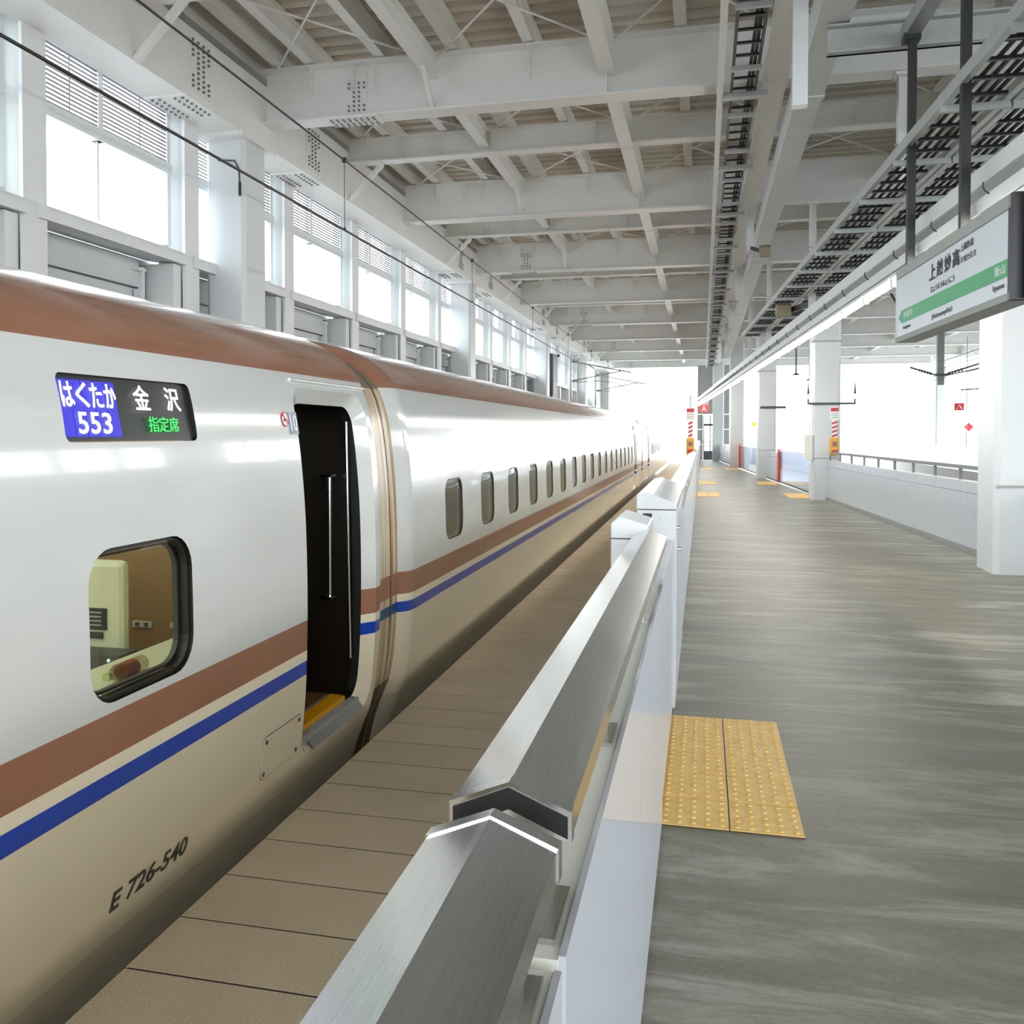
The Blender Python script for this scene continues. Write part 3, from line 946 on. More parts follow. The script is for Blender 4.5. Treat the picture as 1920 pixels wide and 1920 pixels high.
MB().prism([(-1.91, 4.02, 0.245), (-1.832, 4.02, 0.245), (-1.832, 4.02, 0.272), (-1.91, 4.02, 0.278)], [(-1.91, 4.60, 0.245), (-1.832, 4.60, 0.245), (-1.832, 4.60, 0.272), (-1.91, 4.60, 0.278)]).build('step_edge', 'yellow', car)['label'] = 'yellow door step edge'
MB().prism([(-1.838, 4.05, 0.240), (-1.776, 4.05, 0.172), (-1.768, 4.05, 0.178), (-1.830, 4.05, 0.248)], [(-1.838, 4.72, 0.240), (-1.776, 4.72, 0.172), (-1.768, 4.72, 0.178), (-1.830, 4.72, 0.248)]).build('sill_plate', 'dark_grey', car)
MB().box(-3.0, -1.88, 3.86, 4.86, 0.10, 0.20).build('vestibule_floor', 'carpet', car)
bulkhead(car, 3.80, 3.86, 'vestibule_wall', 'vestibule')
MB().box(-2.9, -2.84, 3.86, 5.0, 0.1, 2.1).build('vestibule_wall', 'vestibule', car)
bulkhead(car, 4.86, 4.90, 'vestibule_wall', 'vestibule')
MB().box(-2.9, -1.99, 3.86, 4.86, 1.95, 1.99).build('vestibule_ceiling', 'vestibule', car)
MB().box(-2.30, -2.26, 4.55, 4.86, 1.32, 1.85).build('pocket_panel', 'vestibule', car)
MB().tube((-1.98, 4.755, 0.77), (-1.98, 4.755, 1.42), 0.016, 12).build('grab_rail', 'chrome', car)
for zz in (0.755, 1.42): MB().box(-2.02, -1.96, 4.72, 4.80, zz, zz + 0.015).build('rail_bracket', 'chrome', car)
MB().tube((-1.84, 4.70, 0.45), (-1.86, 4.70, 1.72), 0.008, 8).build('door_edge_trim', 'chrome', car)
# rain strip above the door
mb = MB()
for a, b in ((3.95, 4.90),):
    mb.tube((-side_d(1.905) + 0.004, a, 1.905), (-side_d(1.905) + 0.004, b, 1.905), 0.009, 8)
mb.build('rain_strip', 'train_paint', car)
# hatch panel with four fasteners
HP = (3.70, 0.305, 0.37, 0.185, 0.025)
h = pane_on_side(car, 'hatch_panel', *HP, 'rubber', -0.0012, 0.004)
h2 = pane_on_side(h, 'hatch_face', HP[0], HP[1], HP[2] - 0.006, HP[3] - 0.006, 0.023, 'train_paint', -0.0026, 0.004)
for sy in (-1, 1):
    for sz in (-1, 1):
        fr = side_frame(HP[0] + sy * 0.16, HP[1] + sz * 0.068, 0.002)
        MB().tube(fr.translation, fr.translation + fr.to_3x3() @ Vector((0, 0, 0.004)), 0.010, 8).build('fastener', 'dark_grey', h)
# running number, coach number, no-smoking mark
text_mesh('E 726-540', 'lettering', 'ink_dark', car, side_frame(2.745, 0.195, 0.002) @ Matrix(((1, 0.12, 0, 0), (0, 1, 0, 0), (0, 0, 1, 0), (0, 0, 0, 1))), w=0.44, h=0.066, bold=0.012)
nb = side_frame(3.88, 1.705, 0.002)
mb = MB()
R3 = nb.to_3x3()
def plate(fr, w, h, t=0.002):
    R = fr.to_3x3()
    return MB().obox(fr.translation, R @ Vector((w / 2, 0, 0)), R @ Vector((0, h / 2, 0)), R @ Vector((0, 0, t / 2)))
pl = plate(nb, 0.088, 0.10).build('coach_number', 'grey_label', car)
text_mesh('10', 'lettering', 'white_print', pl, side_frame(3.88, 1.705, 0.0045), w=0.070, h=0.076, bold=0.01)
ns = side_frame(3.797, 1.72, 0.002)
def disc(fr, r, t=0.002, n=24, off=0.0):
    R = fr.to_3x3(); c = fr.translation
    return MB().prism([c + R @ Vector((r * math.cos(2 * PI * k / n), r * math.sin(2 * PI * k / n), off)) for k in range(n)],
                      [c + R @ Vector((r * math.cos(2 * PI * k / n), r * math.sin(2 * PI * k / n), off + t)) for k in range(n)])
nsm = disc(ns, 0.034).build('no_smoking_mark', 'red', car)
disc(ns, 0.027, 0.003).build('mark_field', 'white_print', nsm)
R3 = ns.to_3x3()
MB().obox(ns.translation + R3 @ Vector((0, -0.004, 0.0035)), R3 @ Vector((0.018, 0, 0)), R3 @ Vector((0, 0.0045, 0)), R3 @ Vector((0, 0, 0.0015))).build('cigarette_mark', 'ink_black', nsm)
MB().obox(ns.translation + R3 @ Vector((0, 0, 0.0045)), R3 @ Vector((0.021, -0.021, 0)), R3 @ Vector((0.003, 0.003, 0)), R3 @ Vector((0, 0, 0.001))).build('slash_mark', 'red', nsm)
# cabin interior seen through the window
MB().box(-4.95, -1.90, -8.4, 3.72, 0.10, 0.16).build('cabin_floor', 'carpet', car)
bulkhead(car, 3.72, 3.76, 'cabin_wall', 'tan_lining')
MB().box(-4.6, -2.3, -5, 3.4, 2.14, 2.17).build('cabin_lamp', 'cabin_light', car)
pt = MB().box(-4.2, -2.245, 3.28, 3.33, 0.16, 1.148).build('partition', 'ivory', car, bevel=0.03)
MB().box(-2.60, -2.325, 3.272, 3.281, 0.868, 0.955).build('notice_plate', 'black_metal', pt)
for k in range(4):
    MB().box(-2.58, -2.345, 3.269, 3.273, 0.885 + k * 0.017, 0.890 + k * 0.017).build('notice_line', 'sheet_grey', pt)
MB().box(-2.60, -2.342, 3.272, 3.281, 0.832, 0.858).build('notice_plate', 'black_metal', pt)
so = MB().box(-2.50, -2.405, 3.712, 3.72, 0.784, 0.812).build('socket_plate', 'seat_cover', car)
for x in (-2.475, -2.43): MB().box(x - 0.010, x + 0.010, 3.708, 3.713, 0.789, 0.807).build('socket', 'dark_grey', so)
MB().box(-2.31, -2.27, 3.712, 3.72, 0.79, 0.812).build('wall_tag', 'seat_cover', car)
MB().box(-2.06, -1.80, 2.30, 3.72, 0.80, 0.842).build('window_ledge', 'ivory', car, bevel=0.01)
bx = MB().box(-2.55, -2.18, 3.15, 3.27, 0.70, 0.80).build('device_box', 'dark_grey', car)
MB().ball((-2.225, 3.145, 0.782), 0.006).build('indicator_lamp', 'led_dot', bx)
t = thing('drink_bottle', (-1.87, 2.75, 0.842), 'clear plastic drink bottle lying on the ledge inside the first train window', 'bottle')
b0 = Vector((-1.87, 2.63, 0.87))
MB().tube(b0 + Vector((0, 0.02, 0)), b0 + Vector((0, 0.06, 0)), 0.012, 12, 0.028).tube(b0 + Vector((0, 0.06, 0)), b0 + Vector((0, 0.2, 0)), 0.028, 12).build('bottle_body', 'bottle_glass', t)
MB().tube(b0, b0 + Vector((0, 0.02, 0)), 0.014, 12).build('bottle_cap', 'bottle_cap', t)
MB().tube(b0 + Vector((0, 0.08, 0)), b0 + Vector((0, 0.15, 0)), 0.0287, 12).build('bottle_label', 'bottle_label', t)
# gangway hood between the cars
def hood(root, y0, y1, o, mat, name):
    n = len(outer); vs = []; fs = []
    for yy in (y0, y1):
        for p, q in zip(outer, nrm): vs.append((-(p[0] - q[0] * o), yy, p[1] - q[1] * o))
    fs = [(k, k + 1, n + k + 1, n + k) for k in range(n - 1)]
    mb = MB().add(vs, fs, True)
    return mb.build(name, mat, root)
hood(car, 5.01, 5.28, 0.07, 'gangway_stain', 'gangway_hood')
hood(car, 5.281, 5.293, 0.085, 'rubber', 'hood_joint')

# ---- second car
car2 = thing('train_car', (-TC, 16, -1.4), 'white bullet train car with a long row of narrow windows, coupled behind the open-door car', 'train car')
holes = [(6.52 + 1.082 * k, 1.12, 0.50, 0.43, 0.11, True) for k in range(17)]
D2 = (25.2, 1.02, 0.91, 1.70, 0.12)
train_body(car2, 5.41, 27.75, holes + [D2], edge_mat=2)
hood(car2, 5.293, 5.42, 0.07, 'gangway_stain', 'gangway_hood')
for h in holes:
    p = pane_on_side(car2, 'window_pane', h[0], h[1], h[2] - 0.012, h[3] - 0.012, 0.105, 'train_glass', 0.010)
    pane_on_side(car2, 'window_frame', h[0], h[1], h[2] - 0.002, h[3] - 0.002, 0.11, 'rubber', 0.004, 0.03, hole=0.012)
    pane_on_side(car2, 'window_pane', h[0], h[1], h[2] - 0.012, h[3] - 0.012, 0.105, 'train_glass', 0.018, far=True)
reveal(car2, D2, 0.055, 0.75, 1.56)
MB().box(-2.6, -2.55, 24.56, 25.72, 0.1, 2.0).build('vestibule_wall', 'vestibule', car2)
bulkhead(car2, 25.72, 25.76, 'vestibule_wall', 'vestibule')
MB().box(-2.6, -1.9, 24.7, 25.7, 0.1, 0.19).build('vestibule_floor', 'carpet', car2)
MB().box(-4.95, -1.90, 5.8, 27.6, 0.10, 0.16).build('cabin_floor', 'carpet', car2)
bulkhead(car2, 24.45, 24.55, 'cabin_wall', 'tan_lining')
bulkhead(car2, 5.75, 5.8, 'cabin_wall', 'tan_lining')
MB().box(-4.0, -2.8, 6.0, 24.3, 2.15, 2.18).build('cabin_lamp', 'cabin_light', car2)
st = None
for k in range(17):
    ys = 6.75 + 1.04 * k
    if st is None:
        st = MB().box(-2.9, -1.95, ys - 0.45, ys, 0.45, 0.56).box(-2.9, -1.95, ys - 0.02, ys + 0.10, 0.5, 1.0).box(-2.88, -1.98, ys - 0.03, ys + 0.09, 1.0, 1.18).build('seat', 'seat_cloth', car2, bevel=0.03)
        sc = MB().box(-2.84, -2.44, ys - 0.04, ys + 0.10, 1.0, 1.17).build('seat_cover', 'seat_cover', car2)
    else:
        linked(st, 'seat', (0, 1.04 * k, 0)); linked(sc, 'seat_cover', (0, 1.04 * k, 0))
hp = pane_on_side(car2, 'hatch_panel', 17.2, 0.25, 0.10, 0.05, 0.01, 'white_print', -0.003, 0.004)
# ---- third car
car3 = thing('train_car', (-TC, 40, -1.4), 'farthest white bullet train car, out at the bright station mouth', 'train car')
D3 = (31.3, 1.02, 0.91, 1.70, 0.12)
holes = [(33.4 + 1.082 * k, 1.12, 0.50, 0.43, 0.11) for k in range(15)]
train_body(car3, 28.15, 50.5, holes + [D3])
hood(car3, 27.77, 28.2, 0.08, 'gangway_stain', 'gangway_hood')
reveal(car3, D3, 0.055, 0.75, 1.56)
MB().box(-2.6, -2.55, 30.7, 31.9, 0.1, 2.0).build('vestibule_wall', 'vestibule', car3)
bulkhead(car3, 31.82, 31.86, 'vestibule_wall', 'vestibule')
for h in holes:
    pane_on_side(car3, 'window_pane', h[0], h[1], h[2] - 0.012, h[3] - 0.012, 0.105, 'train_glass', 0.018)

# ================================================================ platform barrier
def cap_ring(y):
    xl, xr, ym, ze, zr, t = -0.312, -0.158, -0.236, 1.186, 1.217, 0.036
    return [(xl, y, ze), (ym, y, zr), (xr, y, ze), (xr, y, ze - t), (ym, y, zr - t), (xl, y, ze - t)]
def fence_cap(root, y0, y1, band_at_end=True):
    c = MB().prism(cap_ring(y0), cap_ring(y1)).build('handrail_cap', 'stainless', root)
    for a in ((y1 - 0.02, y1 + 0.003),) if band_at_end else ((y0 - 0.003, y0 + 0.02),):
        rg = lambda y: [(x + (0.002 if x > -0.2 else -0.002 if x < -0.3 else 0), y, z + (0.002 if i < 3 else -0.002)) for i, (x, y, z) in enumerate(cap_ring(y))]
        MB().prism(rg(a[0]), rg(a[1])).build('end_band', 'stainless', c)
    if not band_at_end:
        rg = lambda y: [(x + (-0.003 if x > -0.2 else 0.003 if x < -0.3 else 0), y, z + (-0.004 if i < 3 else 0.004)) for i, (x, y, z) in enumerate(cap_ring(y))]
        MB().prism(rg(y0 - 0.005), rg(y0 + 0.01)).build('hollow_end_shade', 'rubber', c)  # black piece stands in for the shade inside the cap's hollow end
    return c
def fence(y0, y1, cap0, cap1, posts_at, label, band_end):
    t = thing('platform_fence', (-0.24, (y0 + y1) / 2, 0), label, 'barrier')
    MB().box(-0.31, -0.166, y0, y1, 0.03, 1.026).build('fence_body', 'gate_cream', t)
    # glossy face sheets, one per bay
    n = max(1, round((y1 - y0) / 1.3)); s = (y1 - y0) / n
    for k in range(n):
        MB().box(-0.166, -0.157, y0 + k * s + 0.003, y0 + (k + 1) * s - 0.003, 0.04, 1.03).build('face_panel', 'barrier_gloss', t)
    MB().box(-0.30, -0.17, y0 + 0.01, y1 - 0.01, 0.0, 0.03).build('plinth', 'dark_grey', t)
    fence_cap(t, cap0, cap1, band_end)
    for py in posts_at:
        p = MB().box(-0.255, -0.195, py - 0.05, py + 0.05, 1.026, 1.19).build('cap_post', 'stainless', t)
        MB().box(-0.275, -0.175, py - 0.07, py + 0.07, 1.026, 1.034).build('foot_plate', 'stainless', p)
    return t
fence(-6.0, 1.075, -6.0, 1.06, (-0.9, 0.55, 0.98), 'low platform fence in the foreground with a brushed steel gabled handrail', True)
fence(1.10, 3.95, 1.15, 4.35, (1.2, 1.95, 3.2, 3.85), 'low platform fence with a brushed steel gabled handrail, ending at the closed gate', False)
t = thing('platform_gate', (-0.2, 4.8, 0), 'closed glossy white platform gate leaf beside the tactile tiles', 'gate')
MB().box(-0.235, -0.172, 3.96, 5.68, 0.06, 1.02).build('gate_leaf', 'gate_white', t)
MB().box(-0.172, -0.164, 3.97, 5.67, 0.06, 1.02).build('face_panel', 'barrier_gloss', t)
t = thing('gate_post', (-0.33, 4.35, 0), 'white box post with a chamfered top on the track side of the steel handrail', 'post')
ring = lambda y: [(-0.415, y, 0), (-0.24, y, 0), (-0.24, y, 1.235), (-0.372, y, 1.275), (-0.415, y, 1.24)]
MB().prism(ring(4.36), ring(4.75)).build('post_body', 'gate_white', t, bevel=0.006)
MB().box(-0.416, -0.30, 4.357, 4.361, 1.168, 1.173).build('seam', 'dark_grey', t)

def gate_cabinet(y0, y1, label):
    t = thing('gate_cabinet', (-0.27, (y0 + y1) / 2, 0), label, 'cabinet')
    x0, x1 = -0.385, -0.155
    MB().box(x0, x1, y0, y1, 0.0, 1.195).build('cabinet_body', 'gate_white', t, bevel=0.004)
    rg = lambda y: [(x0 - 0.004, y, 1.2), (x1 + 0.004, y, 1.2), (x1 + 0.004, y, 1.24), (x0 + 0.06, y, 1.30), (x0 - 0.004, y, 1.285)]
    MB().prism(rg(y0 - 0.004), rg(y1 + 0.004)).build('sloped_lid', 'gate_white', t, bevel=0.004)
    MB().box(x0 + 0.035, x0 + 0.088, y0 - 0.006, y0 + 0.01, 1.06, 1.175).build('sensor_window', 'rubber', t)
    for xx in (x0 + 0.02, x0 + 0.14):
        MB().tube((xx, y0 - 0.004, 1.14), (xx, y0 + 0.01, 1.14), 0.006).build('screw', 'galv', t)
    for k in range(int((y1 - y0) / 0.6)):
        MB().box(x1 - 0.002, x1 + 0.004, y0 + 0.03 + k * 0.6, y0 + 0.6 + k * 0.6, 0.06, 1.16).build('side_panel', 'barrier_gloss', t)
    MB().tube((x1, y0 + 0.12, 0.95), (x1 + 0.03, y0 + 0.12, 0.95), 0.012).tube((x1, y0 + 0.12, 1.08), (x1 + 0.02, y0 + 0.12, 1.08), 0.012).build('latch', 'chrome', t)
    return t
gate_cabinet(5.72, 7.75, 'white gate housing cabinet with a slanted lid and dark sensor slot')
fence(7.80, 23.3, 7.80, 23.3, [8.5 + 1.6 * k for k in range(9)], 'long platform fence running on beyond the white gate cabinet', False)
t = gate_cabinet(24.8, 26.8, 'farther white gate cabinet behind the striped alarm post')
fence(27.5, 58.0, 27.5, 58.0, [28 + 2.5 * k for k in range(12)], 'farthest platform fence stretching to the platform end', False)
# small feet fixings along the barrier on the platform floor
# ================================================================ tactile tiles
def tile_mesh():
    mb = MB().box(-0.1485, 0.1485, -0.1485, 0.1485, -0.004, 0.0)
    for i in range(5):
        for j in range(5):
            cx, cy = -0.12 + 0.06 * i, -0.12 + 0.06 * j
            r0, r1, h, n = 0.0135, 0.008, 0.005, 8
            vs = [(cx + r0 * math.cos(2 * PI * k / n), cy + r0 * math.sin(2 * PI * k / n), 0) for k in range(n)] + [(cx + r1 * math.cos(2 * PI * k / n), cy + r1 * math.sin(2 * PI * k / n), h) for k in range(n)]
            mb.add(vs, [(k, (k + 1) % n, n + (k + 1) % n, n + k) for k in range(n)], True)
            mb.add(vs, [tuple(range(n, 2 * n))])
    return mb
tile0 = None
def tile_patch(cx, y0, nx, ny, label, skew=0.0):
    global tile0
    t = thing('tactile_paving', (cx, y0 + ny * 0.15, 0), label, 'tactile paving')
    MB().box(cx - nx * 0.15 + 0.003, cx + nx * 0.15 - 0.003, y0 + 0.002, y0 + 0.314 * ny - 0.002, 0.0002, 0.0037).build('bedding', 'ink_dark', t)
    for i in range(nx):
        for j in range(ny):
            loc = Vector((cx - nx * 0.15 + 0.15 + 0.3 * i + skew * (j * 0.3), y0 + 0.157 + 0.314 * j, 0.004 + random.uniform(-0.0005, 0.0008)))
            if tile0 is None:
                tile0 = tile_mesh().build('tile', 'tactile_yellow', None)
                tile0.location = (0, 0, 0)
                o = tile0
            else:
                o = bpy.data.objects.new('tile', tile0.data); COL.objects.link(o)
            o.parent = t
            o.location = loc - t.location
            o.rotation_euler.z = random.uniform(-0.004, 0.004)
            o.scale = (0.988, 1.024, 1)
    return t
tile_patch(0.118, 3.99, 2, 5, 'patch of ten yellow dotted tactile tiles beside the closed gate')
tile_patch(0.16, 25.0, 2, 6, 'yellow tactile tile strip at the farther gate cabinet')
tile_patch(0.16, 31.0, 2, 6, 'yellow tactile tile strip third along the train-side fence')
tile_patch(0.16, 43.5, 2, 6, 'yellow tactile tile strip farthest along the train-side fence')
tile_patch(2.44, 24.95, 2, 6, 'yellow tactile tile strip beside the column with the alarm box')
tile_patch(2.05, 31.2, 2, 6, 'yellow tactile tile strip before the second red-edged gate')
tile_patch(1.3, 43.5, 2, 6, 'yellow tactile tile strip by the fourth parapet column')

# ================================================================ wall_right: parapet with panels, coping, curb; handrail
wr = struct('wall_right', (3.4, 18, 0), 'pale blue-grey panelled parapet along the far platform edge', 'wall')
def along(y0, y1, off0, off1, z0, z1, mb=None):
    """box following the parapet line; off measured towards the platform"""
    mb = mb or MB()
    a = [(WX(y) - o, y) for y, o in ((y0, off0), (y1, off0), (y1, off1), (y0, off1))]
    return mb.prism([(x, y, z0) for x, y in a], [(x, y, z1) for x, y in a])
for (ya, yb) in ((-8.9, 12.3), (12.75, 24.6), (25.15, 26.4), (33.2, 36.0), (46.8, 57.8)):
    n = max(1, round((yb - ya) / 1.55)); s = (yb - ya) / n
    for k in range(n):
        along(ya + k * s + 0.004, ya + (k + 1) * s - 0.004, 0.0, -0.04, 0.08, 0.83).build('panel', 'parapet', wr)
        along(ya + k * s + 0.004, ya + (k + 1) * s - 0.004, -0.012, -0.04, 0.836, 0.985).build('upper_panel', 'parapet', wr)
    along(ya, yb, -0.03, -0.14, 0.0, 0.99).build('core', 'gate_cream', wr)
    along(ya, yb, 0.012, -0.14, 0.0, 0.075).build('curb', 'curb', wr)
# the other side of the hall: panel wall with a window band above, ending before the open mouth
wn = struct('wall_side', (13.9, 10, -1.5), 'grey panel wall with a window band across the far track', 'wall')
for k in range(18):
    y0 = Y0 + 2.9 * k
    MB().box(14.05, 14.12, y0 + 0.01, y0 + 2.89, -1.5, 3.85).build('panel', 'board_grey', wn)
    MB().box(13.95, 14.15, y0 - 0.15, y0 + 0.15, -1.5, 5.62).build('post', 'frame_white', wn)
MB().box(13.9, 14.2, Y0, Y0 + 52.4, 3.8, 3.95).build('window_sill', 'frame_white', wn)
MB().box(14.1, 14.15, Y0, 61.3, 5.6, 7.05).build('upper_sheet', 'sheet_grey', wn)
t = thing('handrail', (3.3, 18.5, 1.0), 'dark tube handrail on short posts along the parapet top', 'handrail')
MB().bar((WX(12.8) + 0.09, 12.8, 1.175), (WX(24.25) + 0.09, 24.25, 1.175), 0.06, 0.05).build('rail', 'steel_dark', t)
for k in range(10):
    yy = 13.6 + 1.2 * k
    MB().box(WX(yy) + 0.07, WX(yy) + 0.11, yy - 0.025, yy + 0.025, 0.985, 1.16).build('post', 'steel_dark', t)
t = thing('handrail', (4.1, 6, 1.0), 'pale handrail continuing along the parapet this side of the broad column', 'handrail')
MB().bar((WX(2) + 0.05, 2, 1.12), (WX(11.9) + 0.05, 11.9, 1.12), 0.07, 0.05).build('rail', 'frame_white', t)
for yy in (4.0, 6.5, 9.0, 11.5):
    MB().box(WX(yy) + 0.03, WX(yy) + 0.07, yy - 0.02, yy + 0.02, 0.985, 1.1).build('post', 'frame_white', t)
def glass_gate(y0, y1, label):
    t = thing('platform_gate', (WX((y0 + y1) / 2), (y0 + y1) / 2, 0), label, 'gate')
    along(y0 + 0.25, y1 - 0.25, -0.03, -0.05, 0.05, 1.05).build('glass_panel', 'gate_glass', t)
    along(y0 + 0.25, y1 - 0.25, -0.02, -0.06, 1.05, 1.09).build('top_rail', 'gate_white', t)
    along(y0 + 0.25, y1 - 0.25, -0.02, -0.06, 0.02, 0.06).build('bottom_rail', 'dark_grey', t)
    for a, b in ((y0, y0 + 0.25), (y1 - 0.25, y1)):
        p = along(a, b, 0.0, -0.12, 0.0, 1.12).build('red_post', 'pink_red', t)
        along(a + 0.05, b + 0.002, 0.003, -0.02, 0.02, 1.10).build('post_face', 'red', p)
    return t
glass_gate(26.5, 33.0, 'glass platform gate with red end posts, beyond the alarm box column')
glass_gate(36.6, 46.0, 'farther glass platform gate with red end posts, past the third column')

# ================================================================ alarm posts
def alarm(x, y, label, pole):
    t = thing('alarm_post' if pole else 'alarm_box', (x, y, 0 if pole else 1.1), label, 'alarm')
    if pole:
        MB().tube((x, y + 0.05, 0), (x, y + 0.05, 2.5), 0.035, 10).build('pole', 'gate_white', t)
        MB().tube((x, y + 0.05, 2.5), (x, y + 0.05, 2.62), 0.02, 8).build('finial', 'sheet_grey', t)
    b = MB().box(x - 0.10, x + 0.10, y - 0.08, y, 1.10, 1.54).build('yellow_box', 'yellow', t, bevel=0.03)
    MB().box(x - 0.06, x + 0.06, y - 0.086, y - 0.07, 1.32, 1.46).build('button_plate', 'fixture_beige', b)
    MB().tube((x, y - 0.085, 1.39), (x, y - 0.10, 1.39), 0.035, 12).build('push_button', 'red', b)
    MB().box(x - 0.07, x + 0.07, y - 0.084, y - 0.078, 1.15, 1.25).build('lower_label', 'red', b)
    s = MB().box(x - 0.06, x + 0.06, y - 0.05, y, 1.54, 1.98).build('striped_sleeve', 'white_print', t)
    for k in range(4):
        z = 1.55 + 0.105 * k
        m2 = MB().prism([(x - 0.061, y - 0.053, z), (x + 0.061, y - 0.053, z + 0.05), (x + 0.061, y - 0.053, z + 0.10), (x - 0.061, y - 0.053, z + 0.05)],
                        [(x - 0.061, y - 0.049, z), (x + 0.061, y - 0.049, z + 0.05), (x + 0.061, y - 0.049, z + 0.10), (x - 0.061, y - 0.049, z + 0.05)])
        m2.build('red_stripe', 'red', s)
    p = MB().box(x - 0.11, x + 0.11, y - 0.04, y, 1.98, 2.30).build('sign_plate', 'white_print', t)
    MB().box(x - 0.09, x + 0.09, y - 0.045, y - 0.038, 2.19, 2.28).build('red_heading', 'red', p)
    for k in range(3):
        MB().box(x - 0.08, x + 0.08, y - 0.044, y - 0.038, 2.03 + 0.05 * k, 2.045 + 0.05 * k).build('text_line', 'sheet_grey', p)
    return t
alarm(-0.31, 24.35, 'yellow alarm box on a striped post at the train-side fence', True)
alarm(3.13, 24.35, 'yellow alarm box with striped sleeve fixed to the second parapet column', False)

# ================================================================ station sign
sg = thing('station_sign', (1.77, 7.8, 2.48), 'white hanging station name sign with a green arrow band', 'sign')
SX = lambda y: 2.12 - 0.045 * y
SD = Vector((-0.045, 1, 0)).normalized(); SN = Vector((-1, -0.045, 0)).normalized()
def sgn_box(y0, y1, z0, z1, p0, p1, name, mat, parent=None):
    mb = MB()
    a = [Vector((SX(y), y, 0)) + SN * p for y, p in ((y0, p0), (y1, p0), (y1, p1), (y0, p1))]
    mb.prism([(v.x, v.y, z0) for v in a], [(v.x, v.y, z1) for v in a])
    return mb.build(name, mat, parent or sg)
face = sgn_box(6.40, 9.15, 2.525, 3.045, -0.01, 0.0, 'face_panel', 'sign_white')
sgn_box(6.36, 9.18, 3.045, 3.125, -0.16, 0.012, 'top_frame', 'sheet_grey')
sgn_box(6.36, 9.18, 2.478, 2.525, -0.16, 0.012, 'bottom_frame', 'sheet_grey')
sgn_box(9.15, 9.18, 2.525, 3.045, -0.16, 0.012, 'end_frame', 'frame_white')
sgn_box(6.31, 6.40, 2.478, 3.125, -0.16, 0.012, 'end_frame', 'black_metal')
sgn_box(6.40, 9.15, 2.525, 3.045, -0.15, -0.02, 'light_box', 'sign_white')
def sp(y, z, p=0.002): 
    v = Vector((SX(y), y, z)) + SN * p
    return v
mb = MB()
pts = [(9.105, 2.693), (9.005, 2.636), (6.405, 2.632), (6.405, 2.742), (9.005, 2.750)]
mb.prism([sp(y, z, 0.001) for y, z in pts], [sp(y, z, 0.003) for y, z in pts])
band_o = mb.build('green_band', 'sign_green', face)
def sgn_text(body, y, z, w, h, mat, p=0.004, bold=0.0):
    return text_mesh(body, 'lettering', mat, face, frame(sp(y, z, p), -SD, (0, 0, 1)), w=w, h=h, bold=bold)
for k, ch in enumerate('上越妙高'):
    sgn_text(ch, 8.06 - k * 0.2, 2.935, 0.16, 0.125, 'ink_black', bold=0.02)
sgn_text('じょうえつみょうこう', 7.79, 2.798, 0.60, 0.048, 'ink_black', bold=0.01)
sgn_text('上越妙高', 7.22, 2.982, 0.28, 0.052, 'ink_dark')
sgn_text('조에쓰묘코', 7.19, 2.895, 0.33, 0.048, 'ink_dark')
sgn_text('糸魚川', 8.79, 2.701, 0.29, 0.06, 'white_print')
sgn_text('飯山', 6.56, 2.692, 0.19, 0.066, 'white_print')
sgn_text('Jōetsumyōkō', 7.80, 2.575, 0.53, 0.05, 'ink_dark')
sgn_text('Itoigawa', 8.82, 2.587, 0.24, 0.036, 'ink_dark')
sgn_text('Iiyama', 6.58, 2.583, 0.20, 0.045, 'ink_dark')
for y, zt in ((9.05, 5.2), (7.55, 6.0), (6.27, 6.0)):
    v = Vector((SX(y) + 0.075, y, 0))
    MB().obox((v.x, v.y, (3.1 + zt) / 2 if y > 6.3 else (2.48 + zt) / 2), LD * 0.032, LN * 0.032, (0, 0, (zt - 3.1) / 2 if y > 6.3 else (zt - 2.48) / 2)).build('hanger_pole', 'rubber', sg)
MB().bar((SX(9.15) + 0.07, 9.15, 5.25), (SX(5.5) + 0.07, 5.5, 5.25), 0.13, 0.13).build('hanger_beam', 'galv', sg)
MB().box(1.1, 4.2, 9.28, 9.32, 5.16, 5.42).box(1.1, 4.2, 9.20, 9.32, 5.16, 5.18).box(1.1, 4.2, 9.20, 9.32, 5.40, 5.42).build('cross_channel', 'galv', sg)
MB().box(SX(9.1) + 0.0, SX(9.1) + 0.14, 9.0, 9.13, 5.14, 5.2).build('clamp', 'black_metal', sg)

# ================================================================ lamps along the platform centre line
LZ = 3.16
tr = thing('cable_trunking', (LX(2.35, 25), 25, 3.3), 'long pale cable trunking carrying the row of tube lamps', 'trunking')
def lbar(root, x0, y0, y1, z, w, h, name, mat, dx=0.0):
    return MB().bar((LX(x0, y0), y0, z), (LX(x0, y1), y1, z), w, h).build(name, mat, root)
lbar(tr, 2.38, 2.0, 54, 3.30, 0.16, 0.10, 'lamp_rail', 'frame_white')
lbar(tr, 2.48, 2.0, 54, 3.52, 0.20, 0.06, 'trunk_tray', 'galv')
lbar(tr, 2.385, 2.0, 54, 3.57, 0.02, 0.14, 'tray_side', 'frame_white')
lbar(tr, 2.575, 2.0, 54, 3.57, 0.02, 0.14, 'tray_side', 'frame_white')
for k in range(3):
    MB().tube((LX(2.43 + 0.04 * k, 2), 2, 3.57 + 0.008 * (k % 2)), (LX(2.43 + 0.04 * k, 54), 54, 3.57), 0.014, 6).build('cable', 'black_metal', tr)
for k in range(26):
    yy = 6.0 + 1.25 * k
    mb = MB(); pts = []
    for j in range(9):
        a = PI * 0.9 + j * PI * 1.2 / 8
        pts.append((LX(2.33, yy) + 0.075 * math.cos(a), yy, 3.40 + 0.07 * math.sin(a)))
    mb.poly_tube(pts, 0.006, 5).build('cable_ring', 'black_metal', tr)
lamp0 = None
